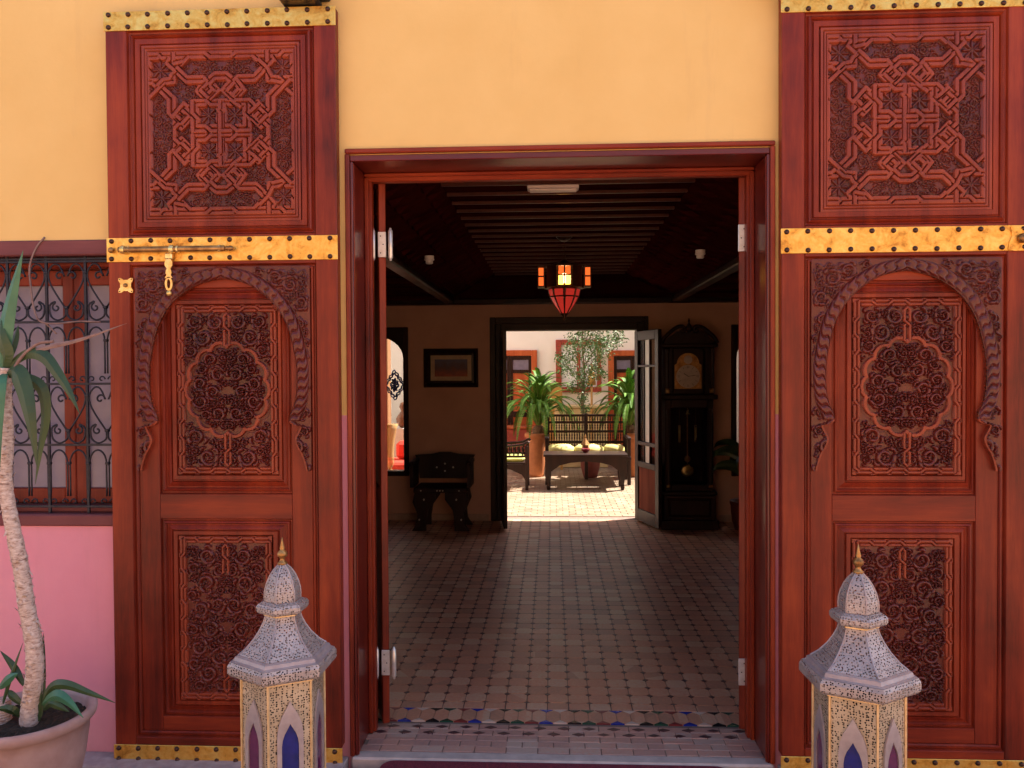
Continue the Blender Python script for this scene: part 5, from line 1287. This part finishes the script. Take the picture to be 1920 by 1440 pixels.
for k, (pa, pb_) in enumerate(((1024, 1078), (1076, 1134), (1130, 1172))):
    x0, x1 = at(pa, 842, 8.4)[0], at(pb_, 842, 8.4)[0]; r = (x1-x0)/2
    c = MB().lathe([(.001, 0), (r*.8, .004), (r*.97, .03), (r, .07), (r*.95, .11), (r*.7, .145), (.001, .155)], (0, 0, 0), 24).build('cushion', CUSH, None, ((x0+x1)/2, 8.42, cz+.001), smooth=True)
    tag(c, ('pale yellow round cushion at the left end of the spindle bench', 'pale yellow round cushion in the middle of the spindle bench', 'smaller pale yellow round cushion at the right end of the spindle bench')[k], 'cushion', 'round yellow cushions on the bench')
# ---- low table in front
TX0, TX1, TY = at(1020, 852, 7.6)[0], at(1176, 852, 7.6)[0], 7.62; tz = at(1100, 852, 7.6)[1]
lt_ = thing('low_table', 'long low dark table with arched apron before the cushioned bench', 'table', (0, 0, 0))
MB().box(TX0-.01, TX1+.01, TY-.02, TY+.46, tz-.035, tz, .006).build('table_top', WD, lt_)
w_ = TX1-TX0
P = [(TX0+.02, tz-.036), (TX1-.02, tz-.036), (TX1-.02, tz-.20), (TX1-.10, tz-.24), (TX1-.22, tz-.155), (TX1-.36, tz-.12), ((TX0+TX1)/2, tz-.10), (TX0+.36, tz-.12), (TX0+.22, tz-.155), (TX0+.10, tz-.24), (TX0+.02, tz-.20)]
MB().prism(P, TY, TY+.025).build('apron', WD, lt_); MB().prism(P, TY+.42, TY+.445).build('apron', WD, lt_)
for x in (TX0+.06, TX1-.06):
    for y in (TY+.026+.03, TY+.39):
        MB().bridge([[(x-a, y-a, z), (x+a, y-a, z), (x+a, y+a, z), (x-a, y+a, z)] for a, z in ((.02, .007), (.028, .05), (.022, .09), (.038, .2), (.042, tz-.036))], cap=True).build('leg', WD, lt_)
bo = MB().lathe([(.001, 0), (.03, 0), (.035, .01), (.06, .04), (.062, .055), (.055, .055), (.03, .015), (.001, .012)], (0, 0, 0), 20).build('bowl', simple('dark_red_glaze', (.14, .01, .015), None, .25), None, (at(1098, 850, 7.85)[0], 7.85, tz+.001), smooth=True)
tag(bo, 'small dark red bowl on the low courtyard table', 'bowl')
bk_ = tallpot('red_planter', 'squat dark red planter of the fig tree, seen beneath the low table', at(1107, 870, 8.98)[0], 9.0, .36, .17); bk_.children[0].data.materials[0] = simple('dark_red_planter', (.16, .03, .02), (.22, .045, .03), .6)
# little brass lantern on the bench back
x, z = at(1097, 835, 8.25); t_ = thing('table_lantern', 'little brass table lantern between the yellow cushions', 'lantern', (x, 8.15, cz+.001))
MB().lathe([(.06, .0), (.06, .03), (.05, .035), (.05, .16), (.07, .17), (.04, .22), (.012, .27), (.016, .29), (.001, .33)], (0, 0, 0), 8).build('body', BRASSD, t_)
MB().lathe([(.052, .15), (.052, .04)], (0, 0, 0), 8).build('pane', REDC0 := simple('red_lantern_glass', (.2, .03, .015), None, .2), t_)
# ---- spindle armchair at the left
ax0, ax1 = at(905, 870, 7.75)[0], at(992, 870, 7.75)[0]
ac = thing('spindle_armchair', 'dark spindle armchair with yellow green cushion at the left of the low table', 'chair', (0, 0, 0))
az = at(970, 832, 7.7)[1]
for x in (ax0+.03, ax1-.03):
    for y in (7.66, 8.14): MB().box(x-.022, x+.022, y-.022, y+.022, .007, az-.03, .005).build('leg', WD, ac)
for y in (7.66, 8.14):
    MB().tube(smoothcurve([(ax0, y, az+.01), (ax0+.2, y, az-.01), ((ax0+ax1)/2, y, az-.03), (ax1-.1, y, az-.01), (ax1-.02, y, az+.025), (ax1+.01, y, az+.01)], 5), .018, 8).build('armrest', WD, ac, smooth=True)
    MB().box(ax0+.05, ax1-.05, y-.012, y+.012, az-.19, az-.16, .004).build('rail', WD, ac)
    for k in range(9): MB().lathe([(.007, 0), (.016, .03), (.007, .06), (.016, .09), (.007, .12)], (ax0+.09+k*(ax1-ax0-.18)/8, y, az-.161), 8).build('spindle', WD, ac, smooth=True)
    P = [(ax0+.05, .36), (ax1-.05, .36), (ax1-.05, .14), (ax1-.10, .22), (ax1-.25, .29), ((ax0+ax1)/2, .31), (ax0+.25, .29), (ax0+.10, .22), (ax0+.05, .14)]
    MB().prism(P, y-.01, y+.01).build('apron', WD, ac)
MB().box(ax0+.05, ax1-.05, 7.673, 8.127, .361, .39, .005).build('seat', WD, ac)
MB().box(ax0+.05, ax0+.09, 7.673, 8.127, .40, 1.0, .005).build('backrest', WD, ac)
tag(MB().box(ax0+.11, ax1-.06, 7.70, 8.10, .391, .47, .035).build('seat_cushion', simple('yellow_green_cushion', (.45, .50, .10), (.6, .6, .2), .85, 0, 20, .15)), 'yellow green cushion on the seat of the spindle armchair', 'cushion')
# ---- fig tree
tx, ty = at(1095, 800, 9.0)[0], 9.0
ft = thing('fig_tree', 'slender leafy fig tree rising behind the spindle bench', 'tree', (tx, ty, .33))
BARK = simple('grey_bark', (.16, .10, .07), (.26, .18, .12), .85, 0, 40, .5)
zz_ = lambda py: at(1095, py, 9.0)[1]-.33
MB().tube(smoothcurve([(0, 0, 0), (.02, 0, .4), (-.03, 0, .8), (.01, .02, zz_(700)), (-.02, 0, zz_(640)), (.03, 0, zz_(560))], 6), [.028-.020*i/30 for i in range(31)], 8).build('trunk', BARK, ft, smooth=True)
rg = random.Random(8); tw = MB(); lf = MB()
cl_ = []
for px, py, r in ((1068, 668, .20), (1080, 640, .18), (1105, 645, .22), (1135, 640, .20), (1155, 632, .14), (1120, 665, .20), (1060, 690, .14), (1085, 700, .16), (1110, 690, .18), (1128, 700, .12), (1095, 720, .14), (1075, 725, .10), (1098, 765, .08), (1050, 672, .10), (1092, 745, .09), (1110, 610, .25), (1140, 600, .22), (1080, 605, .2), (1120, 560, .3), (1070, 570, .2)):
    x, z = at(px, py, 9.0); cl_.append((x-tx, rg.uniform(-.25, .25), z-.33, r))
for i, (x, y, z, r) in enumerate(cl_):
    MB().tube(smoothcurve([(0, 0, max(.5, z-.45)), (x*.4, y*.5, z-.18), (x, y, z)], 4), [.008, .007, .006, .006, .005, .004, .004, .003, .003], 5).build('limb', BARK, ft, smooth=True)
    for k in range(int(9000*r*r)+40):
        a, b_ = rg.uniform(0, 2*PI), math.acos(rg.uniform(-1, 1)); q = r*rg.uniform(.25, 1.25); c = Vector((x+q*math.sin(b_)*math.cos(a), y+q*math.sin(b_)*math.sin(a), z+q*math.cos(b_)*.9))
        u = Vector((rg.uniform(-1, 1), rg.uniform(-1, 1), rg.uniform(-.9, .2))).normalized(); v = u.orthogonal().normalized(); v = (Matrix.Rotation(rg.uniform(0, 6.28), 3, u) @ v); ll = rg.uniform(.030, .05)
        lf.add([c, c+u*ll*.5+v*ll*.24, c+u*ll, c+u*ll*.5-v*ll*.24], [(0, 1, 2, 3)])
stuff(lf.build('crown', simple('fig_leaf', (.03, .09, .015), (.11, .2, .04), .55, 0, 9, 0), ft))
# ---- red cushioned banquette and white column seen through the left hall window
bq = thing('red_banquette', 'low bench with bright red cushions seen through the left hall window', 'sofa', (0, 0, 0))
REDC = simple('bright_red_fabric', (.55, .03, .015), (.7, .05, .02), .85)
xq, zq = at(742, 862, 8.2)
MB().box(xq-1.0, xq+.28, 7.9, 8.6, .007, zq-.12, .01).build('base', WD, bq); MB().box(xq-1.0, xq+.28, 7.88, 8.62, zq-.1195, zq-.01, .03).build('seat_cushion', REDC, bq)
MB().box(xq-.02, xq+.26, 8.3, 8.5, zq-.009, zq+.26, .05).build('back_cushion', REDC, bq)
xw, zw = at(752, 770, 9.4)
sh = thing('white_ledge', 'white ledge with a brown chest above the red banquette', 'ledge', (0, 0, 0))
MB().box(xw-1.2, xw+.22, 9.2, 9.6, .007, at(752, 803, 9.2)[1], .01).build('ledge', WHITEW, sh)
bj = thing('carved_jar', 'brown figure like jar on the white ledge beyond the left hall window', 'jar', (at(757, 800, 9.3)[0], 9.35, at(752, 803, 9.2)[1]+.001))
MB().lathe([(.06, 0), (.12, .05), (.13, .15), (.07, .24), (.05, .27), (.08, .33), (.06, .4), (.001, .42)], (0, 0, 0), 18).build('body', simple('brown_glaze', (.16, .06, .03), (.25, .1, .04), .4), bj, smooth=True)
cw = thing('courtyard_column', 'wooden column left of the white wall, seen through the left hall window', 'column', (at(715, 750, 8.9)[0], 8.9, 0))
MB().box(-.16, .16, -.16, .16, .007, .3, .01).build('base', WO, cw); MB().box(-.13, .13, -.13, .13, .3005, 2.4, .01).build('shaft', simple('tan_wood', (.35, .16, .07), (.45, .22, .1), .6), cw); MB().box(-.2, .2, -.2, .2, 2.4005, 2.55, .02).build('capital', WO, cw)

print('objects', len(bpy.data.objects))
